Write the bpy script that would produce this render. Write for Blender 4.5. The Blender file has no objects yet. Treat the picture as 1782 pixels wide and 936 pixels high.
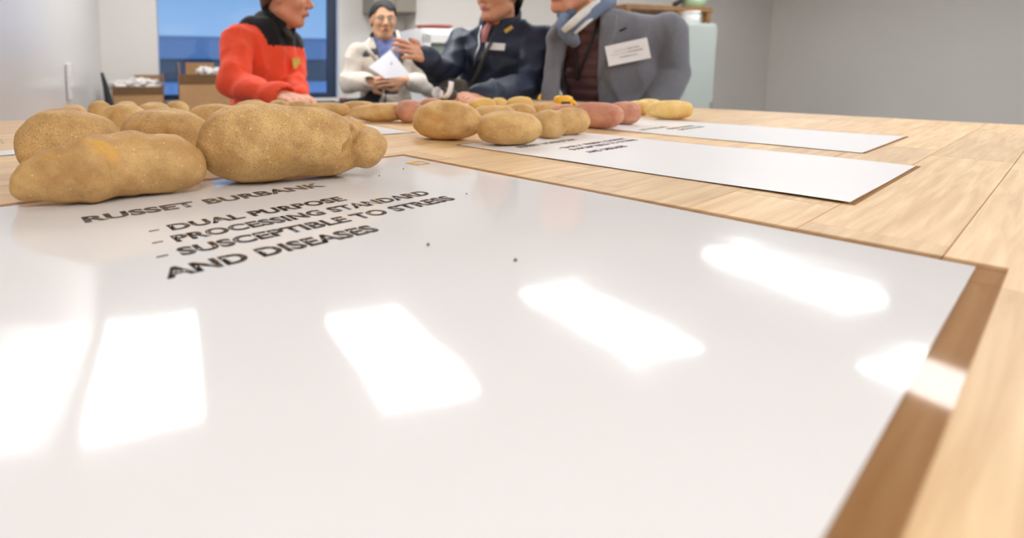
import bpy, bmesh, math, random
import numpy as np
from mathutils import Vector, Matrix, noise
from mathutils.bvhtree import BVHTree
random.seed(7)
S = bpy.context.scene
COL = S.collection

# ------------------------------------------------------------------ camera
CAM_Z, TABLE_Z = 1.18, 1.06
cam = bpy.data.cameras.new('camera')
cam_o = bpy.data.objects.new('camera', cam)
COL.objects.link(cam_o)
cam_o.location = (0, 0, CAM_Z)
cam_o.rotation_euler = (math.pi/2 - math.atan(95/935), 0, 0)
cam.sensor_width = 36; cam.sensor_fit = 'HORIZONTAL'
cam.lens = 935/1782*36
cam.shift_x = (891-600)/1782
cam.shift_y = -(468-215)/1782
cam.clip_start = .01; cam.clip_end = 400
cam.dof.use_dof = True
cam.dof.focus_distance = .60
cam.dof.aperture_fstop = 4.2
cam.dof.aperture_blades = 9
S.camera = cam_o
# ------------------------------------------------------------------ sky, exposure
w = bpy.data.worlds.new('sky'); S.world = w; w.use_nodes = True
nt = w.node_tree; nt.nodes.clear()
out = nt.nodes.new('ShaderNodeOutputWorld'); bg = nt.nodes.new('ShaderNodeBackground')
tc = nt.nodes.new('ShaderNodeTexCoord'); sep = nt.nodes.new('ShaderNodeSeparateXYZ')
ramp = nt.nodes.new('ShaderNodeValToRGB'); nz = nt.nodes.new('ShaderNodeTexNoise'); mx = nt.nodes.new('ShaderNodeMix')
mx.data_type = 'RGBA'
nz.inputs['Scale'].default_value = 5; nz.inputs['Detail'].default_value = 6
cr = nt.nodes.new('ShaderNodeValToRGB'); cr.color_ramp.elements[0].position = .55; cr.color_ramp.elements[1].position = .75
cr.color_ramp.elements[1].color = (.5, .5, .5, 1)
ramp.color_ramp.elements[0].color = (.56, .78, 1.0, 1); ramp.color_ramp.elements[1].color = (.27, .47, .84, 1)
ramp.color_ramp.elements[0].position = 0; ramp.color_ramp.elements[1].position = .45
L = nt.links
L.new(tc.outputs['Generated'], sep.inputs[0]); L.new(sep.outputs['Z'], ramp.inputs[0])
mp = nt.nodes.new('ShaderNodeMapping'); mp.inputs['Scale'].default_value = (1, 1, 3)
L.new(tc.outputs['Generated'], mp.inputs[0]); L.new(mp.outputs[0], nz.inputs['Vector'])
L.new(nz.outputs['Fac'], cr.inputs[0]); L.new(cr.outputs['Color'], mx.inputs['Factor'])
L.new(ramp.outputs['Color'], mx.inputs['A']); mx.inputs['B'].default_value = (.92, .95, 1, 1)
L.new(mx.outputs['Result'], bg.inputs['Color']); bg.inputs['Strength'].default_value = .62
L.new(bg.outputs[0], out.inputs[0])
S.view_settings.view_transform = 'Standard'; S.view_settings.look = 'None'
S.view_settings.gamma = 1; S.view_settings.use_curve_mapping = False
S.view_settings.exposure = 0.70
LAMP = 9.0        # radiance of the ceiling lamps' diffusers

# ------------------------------------------------------------------ materials
def srgb(r, g, b):
    f = lambda c: c/12.92 if c <= .04045 else ((c+.055)/1.055)**2.4
    return (f(r/255), f(g/255), f(b/255), 1)
def mat(name, col, rough=.6, var=.0, vscale=8, bump=0, bscale=60, spec=.5, metal=0, emit=None, sheen=0, coords='Object', coat=0):
    m = bpy.data.materials.new(name); m.use_nodes = True
    n = m.node_tree; b = n.nodes['Principled BSDF']
    b.inputs['Roughness'].default_value = rough; b.inputs['Metallic'].default_value = metal
    b.inputs['Specular IOR Level'].default_value = spec
    b.inputs['Sheen Weight'].default_value = sheen
    b.inputs['Coat Weight'].default_value = coat
    if emit:
        b.inputs['Emission Color'].default_value = col; b.inputs['Emission Strength'].default_value = emit
    t = n.nodes.new('ShaderNodeTexCoord')
    z = n.nodes.new('ShaderNodeTexNoise'); z.inputs['Scale'].default_value = vscale; z.inputs['Detail'].default_value = 5
    n.links.new(t.outputs[coords], z.inputs['Vector'])
    r = n.nodes.new('ShaderNodeValToRGB')
    c = np.array(col[:3])
    r.color_ramp.elements[0].position = .3; r.color_ramp.elements[1].position = .7
    r.color_ramp.elements[0].color = (*(c*(1-var)), 1); r.color_ramp.elements[1].color = (*np.minimum(c*(1+var), 1), 1)
    n.links.new(z.outputs['Fac'], r.inputs[0]); n.links.new(r.outputs[0], b.inputs['Base Color'])
    if bump:
        z2 = n.nodes.new('ShaderNodeTexNoise'); z2.inputs['Scale'].default_value = bscale; z2.inputs['Detail'].default_value = 4
        n.links.new(t.outputs[coords], z2.inputs['Vector'])
        bp = n.nodes.new('ShaderNodeBump'); bp.inputs['Strength'].default_value = bump; bp.inputs['Distance'].default_value = .01
        n.links.new(z2.outputs['Fac'], bp.inputs['Height']); n.links.new(bp.outputs[0], b.inputs['Normal'])
    return m
def potato_mat(name, dark, light, speck, pale, netting=1.0, patch=None, smooth=.62):
    m = bpy.data.materials.new(name); m.use_nodes = True
    n = m.node_tree; b = n.nodes['Principled BSDF']; N = n.nodes; K = n.links
    t = N.new('ShaderNodeTexCoord'); oi = N.new('ShaderNodeObjectInfo')
    ofs = N.new('ShaderNodeVectorMath'); ofs.operation = 'MULTIPLY_ADD'
    cv = N.new('ShaderNodeCombineXYZ')
    for i in range(3): K.new(oi.outputs['Random'], cv.inputs[i])
    K.new(cv.outputs[0], ofs.inputs[0]); ofs.inputs[1].default_value = (3.1, 5.7, 2.3); K.new(t.outputs['Object'], ofs.inputs[2])
    def nze(scale, det=4, rough=.6):
        z = N.new('ShaderNodeTexNoise'); z.inputs['Scale'].default_value = scale
        z.inputs['Detail'].default_value = det; z.inputs['Roughness'].default_value = rough
        K.new(ofs.outputs[0], z.inputs['Vector']); return z
    def rmp(src, p0, p1, c0, c1):
        r = N.new('ShaderNodeValToRGB'); r.color_ramp.elements[0].position = p0; r.color_ramp.elements[1].position = p1
        r.color_ramp.elements[0].color = c0; r.color_ramp.elements[1].color = c1
        K.new(src, r.inputs[0]); return r
    def mix(f, a, bb):
        q = N.new('ShaderNodeMix'); q.data_type = 'RGBA'
        K.new(f, q.inputs['Factor']); K.new(a, q.inputs['A'])
        if isinstance(bb, tuple): q.inputs['B'].default_value = bb
        else: K.new(bb, q.inputs['B'])
        return q.outputs['Result']
    W0, B1 = (0, 0, 0, 1), (1, 1, 1, 1)
    base = rmp(nze(28).outputs['Fac'], .32, .68, dark, light).outputs[0]
    if patch:
        base = mix(rmp(nze(17, 2).outputs['Fac'], .60, .70, W0, (.8, .8, .8, 1)).outputs[0], base, patch)
    net = nze(620, 3, .7)
    base = mix(rmp(net.outputs['Fac'], .50, .66, W0, (.6*netting,)*3+(1,)).outputs[0], base, speck)
    v = N.new('ShaderNodeTexVoronoi'); v.inputs['Scale'].default_value = 95
    K.new(ofs.outputs[0], v.inputs['Vector'])
    base = mix(rmp(v.outputs['Distance'], .07, .13, (.6, .6, .6, 1), W0).outputs[0], base, pale)
    dirt = nze(60, 5)
    base = mix(rmp(dirt.outputs['Fac'], .60, .78, W0, (.45, .45, .45, 1)).outputs[0], base, speck)
    K.new(base, b.inputs['Base Color'])
    b.inputs['Roughness'].default_value = smooth; b.inputs['Specular IOR Level'].default_value = .3
    bp = N.new('ShaderNodeBump'); bp.inputs['Strength'].default_value = .55*netting; bp.inputs['Distance'].default_value = .0012
    K.new(net.outputs['Fac'], bp.inputs['Height'])
    bp2 = N.new('ShaderNodeBump'); bp2.inputs['Strength'].default_value = .4; bp2.inputs['Distance'].default_value = .003
    K.new(nze(130, 3).outputs['Fac'], bp2.inputs['Height']); K.new(bp.outputs[0], bp2.inputs['Normal'])
    K.new(bp2.outputs[0], b.inputs['Normal'])
    return m
def wood_mat():
    m = bpy.data.materials.new('maple_stave'); m.use_nodes = True
    n = m.node_tree; b = n.nodes['Principled BSDF']; N = n.nodes; K = n.links
    t = N.new('ShaderNodeTexCoord'); oi = N.new('ShaderNodeObjectInfo')
    mp = N.new('ShaderNodeMapping'); mp.inputs['Scale'].default_value = (3, 60, 60)
    add = N.new('ShaderNodeVectorMath'); add.operation = 'ADD'
    cv = N.new('ShaderNodeCombineXYZ'); mu = N.new('ShaderNodeMath'); mu.operation = 'MULTIPLY'; mu.inputs[1].default_value = 30
    K.new(oi.outputs['Random'], mu.inputs[0]); K.new(mu.outputs[0], cv.inputs[1]); K.new(mu.outputs[0], cv.inputs[0])
    K.new(t.outputs['Object'], mp.inputs[0]); K.new(mp.outputs[0], add.inputs[0]); K.new(cv.outputs[0], add.inputs[1])
    z = N.new('ShaderNodeTexNoise'); z.inputs['Scale'].default_value = 2.2; z.inputs['Detail'].default_value = 6; z.inputs['Distortion'].default_value = .6
    K.new(add.outputs[0], z.inputs['Vector'])
    r = N.new('ShaderNodeValToRGB'); r.color_ramp.elements[0].position = .3; r.color_ramp.elements[1].position = .7
    r.color_ramp.elements[0].color = srgb(206, 164, 112); r.color_ramp.elements[1].color = srgb(235, 202, 152)
    K.new(z.outputs['Fac'], r.inputs[0])
    hs = N.new('ShaderNodeHueSaturation'); mr = N.new('ShaderNodeMapRange')
    mr.inputs['To Min'].default_value = .84; mr.inputs['To Max'].default_value = 1.08
    K.new(oi.outputs['Random'], mr.inputs[0]); K.new(mr.outputs[0], hs.inputs['Value']); K.new(r.outputs[0], hs.inputs['Color'])
    K.new(hs.outputs[0], b.inputs['Base Color'])
    b.inputs['Roughness'].default_value = .38; b.inputs['Specular IOR Level'].default_value = .35
    bp = N.new('ShaderNodeBump'); bp.inputs['Strength'].default_value = .12; bp.inputs['Distance'].default_value = .001
    K.new(z.outputs['Fac'], bp.inputs['Height']); K.new(bp.outputs[0], b.inputs['Normal'])
    return m
def glass_mat(name, tint, gloss=.06, rough=0.0):
    m = bpy.data.materials.new(name); m.use_nodes = True
    n = m.node_tree; n.nodes.clear()
    o = n.nodes.new('ShaderNodeOutputMaterial'); a = n.nodes.new('ShaderNodeBsdfTransparent'); g = n.nodes.new('ShaderNodeBsdfGlossy')
    mi = n.nodes.new('ShaderNodeMixShader'); mi.inputs[0].default_value = gloss
    a.inputs[0].default_value = tint; g.inputs['Roughness'].default_value = rough
    n.links.new(a.outputs[0], mi.inputs[1]); n.links.new(g.outputs[0], mi.inputs[2]); n.links.new(mi.outputs[0], o.inputs[0])
    return m
M = {}
M['wall'] = mat('warm_white_paint', srgb(222, 217, 210), .75, .015, 2)
M['gloss_wall'] = mat('glossy_white_panel', srgb(226, 222, 216), .2, .01, 2, spec=.35)
M['ceiling'] = mat('ceiling_white', srgb(232, 230, 226), .9, .02, 20, .05, 90)
M['floor'] = mat('grey_floor', srgb(92, 90, 88), .5, .08, 6)
M['lamp'] = mat('lamp_diffuser', (.965, .975, 1, 1), .5, emit=LAMP)
M['white_enamel'] = mat('white_enamel', srgb(232, 229, 224), .35, .02)
M['pale_grey'] = mat('pale_grey_laminate', srgb(196, 195, 191), .45, .03)
M['taupe'] = mat('taupe_laminate', srgb(150, 141, 128), .6, .03)
M['wood'] = wood_mat()
M['brown_wood'] = mat('brown_shelf_wood', srgb(146, 108, 68), .6, .15, 14)
M['card'] = mat('cardboard', srgb(166, 127, 86), .85, .06, 12)
M['card_in'] = mat('cardboard_inside', srgb(120, 88, 56), .9, .08, 12)
M['frame'] = mat('dark_window_frame', srgb(38, 52, 78), .4, .05)
M['jamb'] = mat('pale_blue_jamb', srgb(178, 190, 208), .5, .02)
M['pane'] = glass_mat('tinted_pane', (.72, .82, .94, 1), .05)
M['door_glass'] = mat('greenish_door_glass', srgb(150, 160, 152), .12, .03, spec=.7)
M['black'] = mat('matt_black', srgb(24, 24, 26), .6, .1)
M['black_cloth'] = mat('black_cloth', srgb(28, 28, 31), .9, .12, 30, .15, 140, sheen=.3)
M['yellow'] = mat('yellow_plastic', srgb(240, 178, 30), .35, .03)
M['red'] = mat('dark_red_plastic', srgb(150, 58, 52), .45, .06)
M['white_plastic'] = mat('white_plastic', srgb(228, 228, 226), .4, .02)
M['scrap'] = mat('crumpled_white_paper', srgb(216, 210, 203), .8, .10, 30)
M['skin_a'] = mat('ruddy_skin', srgb(222, 154, 120), .5, .06, 20)
M['skin_b'] = mat('tan_skin', srgb(218, 166, 128), .5, .06, 20)
M['skin_c'] = mat('warm_skin', srgb(220, 160, 128), .5, .06, 20)
M['hair_brown'] = mat('short_brown_hair', srgb(92, 68, 50), .8, .2, 60, .4, 220)
M['hair_black'] = mat('black_hair', srgb(24, 22, 22), .6, .2, 60, .4, 200)
M['lip'] = mat('lip', srgb(190, 122, 104), .45, .03)
M['eye'] = mat('eye_white', srgb(225, 218, 210), .3)
M['iris'] = mat('dark_iris', srgb(45, 32, 26), .3)
M['fleece_red'] = mat('orange_red_fleece', srgb(255, 84, 50), .95, .06, 40, .2, 160, sheen=.08)
M['fleece_black'] = mat('black_fleece', srgb(24, 22, 24), .95, .1, 40, .2, 160, sheen=.05)
M['beige'] = mat('beige_jacket_cloth', srgb(214, 204, 190), .85, .05, 18, .2, 60, sheen=.2)
M['liner'] = mat('charcoal_liner', srgb(74, 72, 72), .9, .08, 30)
M['shirt'] = mat('blue_checked_shirt', srgb(120, 134, 190), .85, .25, 45)
M['navy'] = mat('navy_nylon', srgb(40, 48, 68), .55, .12, 14, .35, 22, spec=.4)
M['tie'] = mat('pink_tie', srgb(205, 138, 140), .6, .05)
M['blazer'] = mat('grey_wool', srgb(114, 114, 121), .95, .05, 60, .12, 300, sheen=.2)
M['vest'] = mat('maroon_quilted_nylon', srgb(84, 52, 56), .42, .1, 20, .2, 30, spec=.5)
M['scarf_blue'] = mat('slate_blue_wool', srgb(104, 116, 140), .95, .10, 60, .2, 200)
M['scarf_white'] = mat('cream_wool', srgb(214, 212, 206), .95, .05, 60, .2, 200)
M['trousers'] = mat('dark_trousers', srgb(44, 45, 52), .9, .08)
M['shoe'] = mat('black_shoe', srgb(26, 24, 23), .4, .05)
M['paper'] = mat('white_paper', srgb(246, 246, 250), .7, .01)
M['print'] = mat('grey_print', srgb(150, 152, 158), .7)
M['silver'] = mat('silver_zip', srgb(190, 190, 190), .35, metal=.8)
M['gold'] = mat('yellow_embroidery', srgb(228, 190, 92), .8, .15, 200)
M['leather'] = mat('grey_brown_bag', srgb(92, 86, 80), .7, .08)
def poster_mat(name, col, rough):
    m = mat(name, col, rough, .012, 5, spec=.5)
    n = m.node_tree; b = n.nodes['Principled BSDF']
    t = n.nodes.new('ShaderNodeTexCoord'); z = n.nodes.new('ShaderNodeTexNoise'); z.inputs['Scale'].default_value = 9; z.inputs['Detail'].default_value = 2
    n.links.new(t.outputs['Object'], z.inputs['Vector'])
    bp = n.nodes.new('ShaderNodeBump'); bp.inputs['Strength'].default_value = .12; bp.inputs['Distance'].default_value = .004
    n.links.new(z.outputs['Fac'], bp.inputs['Height']); n.links.new(bp.outputs[0], b.inputs['Normal'])
    return m
M['poster'] = poster_mat('laminated_white_sheet', srgb(226, 222, 219), .07)
M['poster_far'] = poster_mat('white_sheet', srgb(234, 231, 229), .3)
M['poster_far'].node_tree.nodes['Principled BSDF'].inputs['Specular IOR Level'].default_value = .25
M['ink'] = poster_mat('black_ink_under_film', srgb(34, 31, 30), .07)
M['ink_grey'] = poster_mat('grey_ink_under_film', srgb(96, 90, 84), .07)
M['ink_orange'] = poster_mat('orange_ink_under_film', srgb(238, 168, 44), .07)
M['film'] = glass_mat('clear_laminate_film', (.84, .78, .72, 1), .05, .05)
M['russet'] = potato_mat('russet_skin', srgb(186, 142, 86), srgb(222, 180, 118), srgb(132, 94, 54), srgb(236, 208, 160), 1.0, srgb(198, 152, 86))
M['russet_smooth'] = potato_mat('smooth_russet_skin', srgb(178, 134, 80), srgb(212, 170, 110), srgb(140, 100, 58), srgb(226, 196, 146), .5, srgb(216, 164, 78))
M['smooth_tan'] = potato_mat('smooth_tan_skin', srgb(190, 145, 86), srgb(224, 184, 124), srgb(144, 102, 56), srgb(228, 196, 148), .45, srgb(204, 150, 80))
M['yellow_potato'] = potato_mat('yellow_potato_skin', srgb(222, 178, 98), srgb(240, 206, 138), srgb(176, 126, 62), srgb(246, 220, 160), .25)
M['pink_potato'] = potato_mat('pink_potato_skin', srgb(190, 124, 98), srgb(216, 160, 132), srgb(140, 80, 62), srgb(226, 182, 152), .35)
M['building'] = mat('dark_blue_grey_cladding', srgb(138, 136, 130), .8, .05, .3)
M['building_top'] = mat('blue_grey_fascia', srgb(196, 204, 214), .8, .05, .3)
M['snow'] = mat('pale_forecourt', srgb(196, 214, 232), .9, .04, .1)

# ------------------------------------------------------------------ object helpers
def link(name, me, parent=None, loc=None, mats=None):
    o = bpy.data.objects.new(name, me); COL.objects.link(o)
    if mats:
        for m in (mats if isinstance(mats, (list, tuple)) else [mats]): me.materials.append(m)
    if parent: o.parent = parent
    if loc is not None: o.location = loc
    return o
def tag(o, label, cat, group=None, kind=None):
    o['label'] = label; o['category'] = cat
    if group: o['group'] = group
    if kind: o['kind'] = kind
    return o
def thing(name, label, cat, loc=(0, 0, 0), rz=0, group=None):
    o = bpy.data.objects.new(name, None); COL.objects.link(o); o.empty_display_size = .05
    o.location = loc; o.rotation_euler = (0, 0, rz)
    return tag(o, label, cat, group)
def struct(o): o['kind'] = 'structure'; return o
def bm_mesh(bm, name, smooth=False):
    me = bpy.data.meshes.new(name); bm.normal_update(); bm.to_mesh(me); bm.free()
    if smooth:
        me.shade_smooth()
    return me
def add_box(bm, c, s, R=None, bevel=0):
    r = bmesh.ops.create_cube(bm, size=1)
    vs = r['verts']
    bmesh.ops.scale(bm, vec=s, verts=vs)
    if bevel:
        es = list({e for v in vs for e in v.link_edges})
        q = bmesh.ops.bevel(bm, geom=es, offset=bevel, segments=2, profile=.5, affect='EDGES')
        vs = list({v for f in q['faces'] for v in f.verts} | {v for v in vs if v.is_valid})
    if R is not None: bmesh.ops.transform(bm, matrix=R, verts=vs)
    bmesh.ops.translate(bm, vec=c, verts=vs)
    return vs
def box(name, c, s, m, parent=None, R=None, bevel=0):
    bm = bmesh.new(); add_box(bm, (0, 0, 0), s, R, bevel)
    return link(name, bm_mesh(bm, name), parent, c, m)
def tube(name, pts, r, m, parent=None, n=8, caps=True, closed=False):
    pts = [Vector(p) for p in pts]; rs = r if isinstance(r, (list, tuple)) else [r]*len(pts)
    bm = bmesh.new(); rings = []
    up = Vector((0, 0, 1))
    for i, p in enumerate(pts):
        if closed: d = pts[(i+1) % len(pts)] - pts[i-1]
        else: d = pts[min(i+1, len(pts)-1)] - pts[max(i-1, 0)]
        d.normalize(); a = d.cross(up)
        if a.length < 1e-3: a = d.cross(Vector((1, 0, 0)))
        a.normalize(); b = d.cross(a)
        rings.append([bm.verts.new(p + (a*math.cos(2*math.pi*k/n) + b*math.sin(2*math.pi*k/n))*rs[i]) for k in range(n)])
    for i in range(len(rings) - (0 if closed else 1)):
        A, B = rings[i], rings[(i+1) % len(rings)]
        for k in range(n): bm.faces.new((A[k], A[(k+1) % n], B[(k+1) % n], B[k]))
    if caps and not closed:
        bm.faces.new(rings[0][::-1]); bm.faces.new(rings[-1])
    bmesh.ops.recalc_face_normals(bm, faces=bm.faces)
    return link(name, bm_mesh(bm, name, True), parent, None, m)
def slab(name, pts, nrm, th, m, parent=None):      # a flat polygon given thickness along nrm
    bm = bmesh.new(); nrm = Vector(nrm).normalized()*th
    a = [bm.verts.new(Vector(p)) for p in pts]; b = [bm.verts.new(Vector(p)+nrm) for p in pts]
    bm.faces.new(a); bm.faces.new(b[::-1])
    for i in range(len(a)): bm.faces.new((a[i], b[i], b[(i+1) % len(a)], a[(i+1) % len(a)]))
    bmesh.ops.recalc_face_normals(bm, faces=bm.faces)
    return link(name, bm_mesh(bm, name), parent, None, m)

# ------------------------------------------------------------------ signed distance bodies
def v3(p): return np.array(p, dtype=np.float32)
def cap(a, b, ra, rb=None, k=.02, sq=None, sub=False):
    return dict(t='cap', a=v3(a), b=v3(b), ra=ra, rb=ra if rb is None else rb, k=k, sq=sq, sub=sub)
def ell(c, r, R=None, k=.02, sub=False):
    return dict(t='ell', c=v3(c), r=v3(r), R=np.eye(3, dtype=np.float32) if R is None else np.array(R, dtype=np.float32), k=k, sub=sub)
def sdf_mesh(name, prims, vox, infl=0., disp=None, cut=None, smooth=True):
    lo = np.full(3, 1e9); hi = -lo
    bbs = []
    for p in prims:
        if p['t'] == 'cap':
            r = max(p['ra'], p['rb'])*(max(1, p['sq'][1]) if p['sq'] else 1)
            a = np.minimum(p['a'], p['b'])-r; b = np.maximum(p['a'], p['b'])+r
        else:
            r = p['r'].max(); a = p['c']-r; b = p['c']+r
        bbs.append((a, b))
        if not p['sub']: lo = np.minimum(lo, a); hi = np.maximum(hi, b)
    pad = infl+vox*3+.012; lo = lo-pad; hi = hi+pad
    n = np.ceil((hi-lo)/vox).astype(int)+1
    ax = [(lo[i]+vox*np.arange(n[i])).astype(np.float32) for i in range(3)]
    D = np.full(n, .08, dtype=np.float32)
    for p, (a, b) in zip(prims, bbs):
        mg = infl+p['k']+.03
        i0 = np.clip(np.floor((a-mg-lo)/vox).astype(int), 0, n); i1 = np.clip(np.ceil((b+mg-lo)/vox).astype(int)+1, 0, n)
        if (i1 <= i0).any(): continue
        X, Y, Z = np.meshgrid(*[ax[i][i0[i]:i1[i]] for i in range(3)], indexing='ij')
        if p['t'] == 'cap':
            qx, qy, qz = X-p['a'][0], Y-p['a'][1], Z-p['a'][2]; d = p['b']-p['a']; sc = 1.
            if p['sq']:
                f, s = p['sq']; f = v3(f); e = (qx*f[0]+qy*f[1]+qz*f[2])*(1/s-1)
                qx = qx+e*f[0]; qy = qy+e*f[1]; qz = qz+e*f[2]; d = d+f*np.dot(d, f)*(1/s-1); sc = min(1, s)
            h = np.clip((qx*d[0]+qy*d[1]+qz*d[2])/max(float(np.dot(d, d)), 1e-9), 0, 1)
            g = (np.sqrt((qx-h*d[0])**2+(qy-h*d[1])**2+(qz-h*d[2])**2)-(p['ra']+(p['rb']-p['ra'])*h))*sc
        else:
            q = np.stack([X-p['c'][0], Y-p['c'][1], Z-p['c'][2]], -1) @ p['R']
            k0 = np.sqrt(((q/p['r'])**2).sum(-1)); k1 = np.sqrt(((q/p['r']**2)**2).sum(-1))
            g = k0*(k0-1)/np.maximum(k1, 1e-6)
        V = D[i0[0]:i1[0], i0[1]:i1[1], i0[2]:i1[2]]; k = p['k']
        if p['sub']:
            h = np.maximum(k-np.abs(V+g), 0)/k; V[...] = np.maximum(V, -g)+h*h*k*.25
        else:
            h = np.maximum(k-np.abs(V-g), 0)/k; V[...] = np.minimum(V, g)-h*h*k*.25
    D -= infl
    if disp or cut:
        X, Y, Z = np.meshgrid(*ax, indexing='ij')
        near = np.abs(D) < .05
        if disp: D[near] -= disp(X[near], Y[near], Z[near])
        if cut: D = np.maximum(D, cut(X, Y, Z))
    D[[0, -1]] = .05; D[:, [0, -1]] = .05; D[:, :, [0, -1]] = .05
    # surface nets
    ins = D < 0
    c = [(i, j, k) for i in (0, 1) for j in (0, 1) for k in (0, 1)]
    sl = lambda o: tuple(slice(o[i], n[i]-1+o[i]) for i in range(3))
    cnt = sum(ins[sl(o)].astype(np.int8) for o in c)
    act = (cnt > 0) & (cnt < 8)
    idx = np.full(act.shape, -1, dtype=np.int64); cells = np.argwhere(act); idx[act] = np.arange(len(cells))
    ps = np.zeros((len(cells), 3)); ws = np.zeros(len(cells))
    for o1 in c:
        for d in range(3):
            if o1[d]: continue
            o2 = list(o1); o2[d] = 1
            A = D[cells[:, 0]+o1[0], cells[:, 1]+o1[1], cells[:, 2]+o1[2]]; B = D[cells[:, 0]+o2[0], cells[:, 1]+o2[1], cells[:, 2]+o2[2]]
            m = (A < 0) != (B < 0); tt = A[m]/(A[m]-B[m])
            q = np.tile(np.array(o1, float), (m.sum(), 1)); q[:, d] += tt
            ps[m] += q; ws[m] += 1
    verts = (cells+ps/ws[:, None])*vox+lo
    quads = []
    for d in range(3):
        e1, e2 = [i for i in range(3) if i != d]
        s0 = [slice(1, n[i]-1) for i in range(3)]; s1 = list(s0)
        s0[d] = slice(0, n[d]-1); s1[d] = slice(1, n[d])
        A = ins[tuple(s0)]; B = ins[tuple(s1)]
        E = np.argwhere(A != B); E[:, e1] += 1; E[:, e2] += 1
        fl = ins[E[:, 0], E[:, 1], E[:, 2]]
        def at(da, db):
            Q = E.copy(); Q[:, e1] += da; Q[:, e2] += db; return idx[Q[:, 0], Q[:, 1], Q[:, 2]]
        q = np.stack([at(-1, -1), at(0, -1), at(0, 0), at(-1, 0)], 1)
        if d == 1: fl = ~fl
        q[~fl] = q[~fl][:, ::-1]; quads.append(q)
    quads = np.concatenate(quads); quads = quads[(quads >= 0).all(1)]
    return np_mesh(name, verts, quads, smooth)
def np_mesh(name, verts, quads, smooth=True):
    me = bpy.data.meshes.new(name)
    me.vertices.add(len(verts)); me.vertices.foreach_set('co', np.ascontiguousarray(verts, dtype=np.float32).ravel())
    me.loops.add(len(quads)*4); me.loops.foreach_set('vertex_index', np.ascontiguousarray(quads, dtype=np.int32).ravel())
    me.polygons.add(len(quads)); me.polygons.foreach_set('loop_start', np.arange(0, len(quads)*4, 4, dtype=np.int32))
    me.update(calc_edges=True); me.validate()
    if smooth: me.shade_smooth()
    return me
def split_mesh(me, fn):      # two meshes: faces where fn(centres) is true, and the rest
    nv = len(me.vertices); co = np.empty(nv*3, np.float32); me.vertices.foreach_get('co', co); co = co.reshape(-1, 3)
    q = np.empty(len(me.loops), np.int32); me.loops.foreach_get('vertex_index', q); q = q.reshape(-1, 4)
    sel = fn(co[q].mean(1)); res = []
    for s in (sel, ~sel):
        qq = q[s]; u, inv = np.unique(qq, return_inverse=True)
        res.append(np_mesh(me.name, co[u], inv.reshape(-1, 4)))
    bpy.data.meshes.remove(me)
    return res

# ------------------------------------------------------------------ frames
E1, E2 = Vector((.809, .588, 0)), Vector((.588, -.809, 0))      # along the table, across it towards the viewer
TA = math.atan2(.588, .809)
def T(a, b, z=0): return E1*a + E2*b + Vector((0, 0, TABLE_Z+z))
CORNER = Vector((-2.07, 4.6, 0)); RU, RI = Vector((.951, .309, 0)), Vector((.309, -.951, 0))
RA = math.atan2(.309, .951)
def RM(s, n, z): return CORNER + RU*s + RI*n + Vector((0, 0, z))   # s along the back wall, n out from it

# ------------------------------------------------------------------ room
ROOM_L, ROOM_N, ROOM_H = 8.0, 7.6, 2.75
RR = Matrix.Rotation(RA, 4, 'Z')
def rbox(name, s0, s1, n0, n1, z0, z1, m, parent=None, bevel=0):
    return box(name, RM((s0+s1)/2, (n0+n1)/2, (z0+z1)/2), (s1-s0, n1-n0, z1-z0), m, parent, RR, bevel)
WS0, WS1, WZ0, WZ1 = 0.4547, 2.1176, .90, 2.5
bm = bmesh.new()
for s0, s1, z0, z1 in ((-.15, WS0, 0, ROOM_H), (WS1, ROOM_L+.15, 0, ROOM_H), (WS0, WS1, 0, WZ0), (WS0, WS1, WZ1, ROOM_H)):
    add_box(bm, RM((s0+s1)/2, -.09, (z0+z1)/2), (s1-s0, .18, z1-z0), RR)
struct(link('wall_back', bm_mesh(bm, 'wall_back'), None, None, M['wall']))
struct(rbox('wall_left', -.15, 0, 0, ROOM_N, 0, ROOM_H, M['gloss_wall']))
struct(rbox('wall_right', ROOM_L, ROOM_L+.15, 0, ROOM_N, 0, ROOM_H, M['wall']))
struct(rbox('wall_front', -.15, ROOM_L+.15, ROOM_N, ROOM_N+.15, 0, ROOM_H, M['wall']))
struct(rbox('floor', -.15, ROOM_L+.15, -.18, ROOM_N+.15, -.1, 0, M['floor']))
struct(rbox('ceiling', -.15, ROOM_L+.15, -.18, ROOM_N+.15, ROOM_H, ROOM_H+.1, M['ceiling']))
# window
wf = thing('window_1', 'tall tinted window with dark frame behind the man in orange', 'window', RM((WS0+WS1)/2, -.07, WZ0)); struct(wf)
wl = (WS1-WS0)
def wpart(name, s0, s1, n0, n1, z0, z1, m):
    o = box(name, Vector((0, 0, 0)), (s1-s0, n1-n0, z1-z0), m, wf, None)
    wf.rotation_euler = (0, 0, RA)
    o.location = ((s0+s1)/2-wl/2, -(n0+n1)/2, (z0+z1)/2)
    return o
wpart('frame_rail', 0, wl, -.03, .03, 0, .05, M['frame']); wpart('frame_rail', 0, wl, -.03, .03, WZ1-WZ0-.06, WZ1-WZ0, M['frame'])
wpart('frame_stile', wl-.10, wl-.02, -.03, .03, .05, WZ1-WZ0-.06, M['frame']); wpart('frame_stile', 0, .012, -.03, .03, .05, WZ1-WZ0-.06, M['jamb'])
wpart('pane', .012, wl-.10, -.004, .004, .05, WZ1-WZ0-.06, M['pane'])
wpart('jamb', wl-.02, wl, -.03, .07, 0, WZ1-WZ0, M['jamb'])
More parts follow.
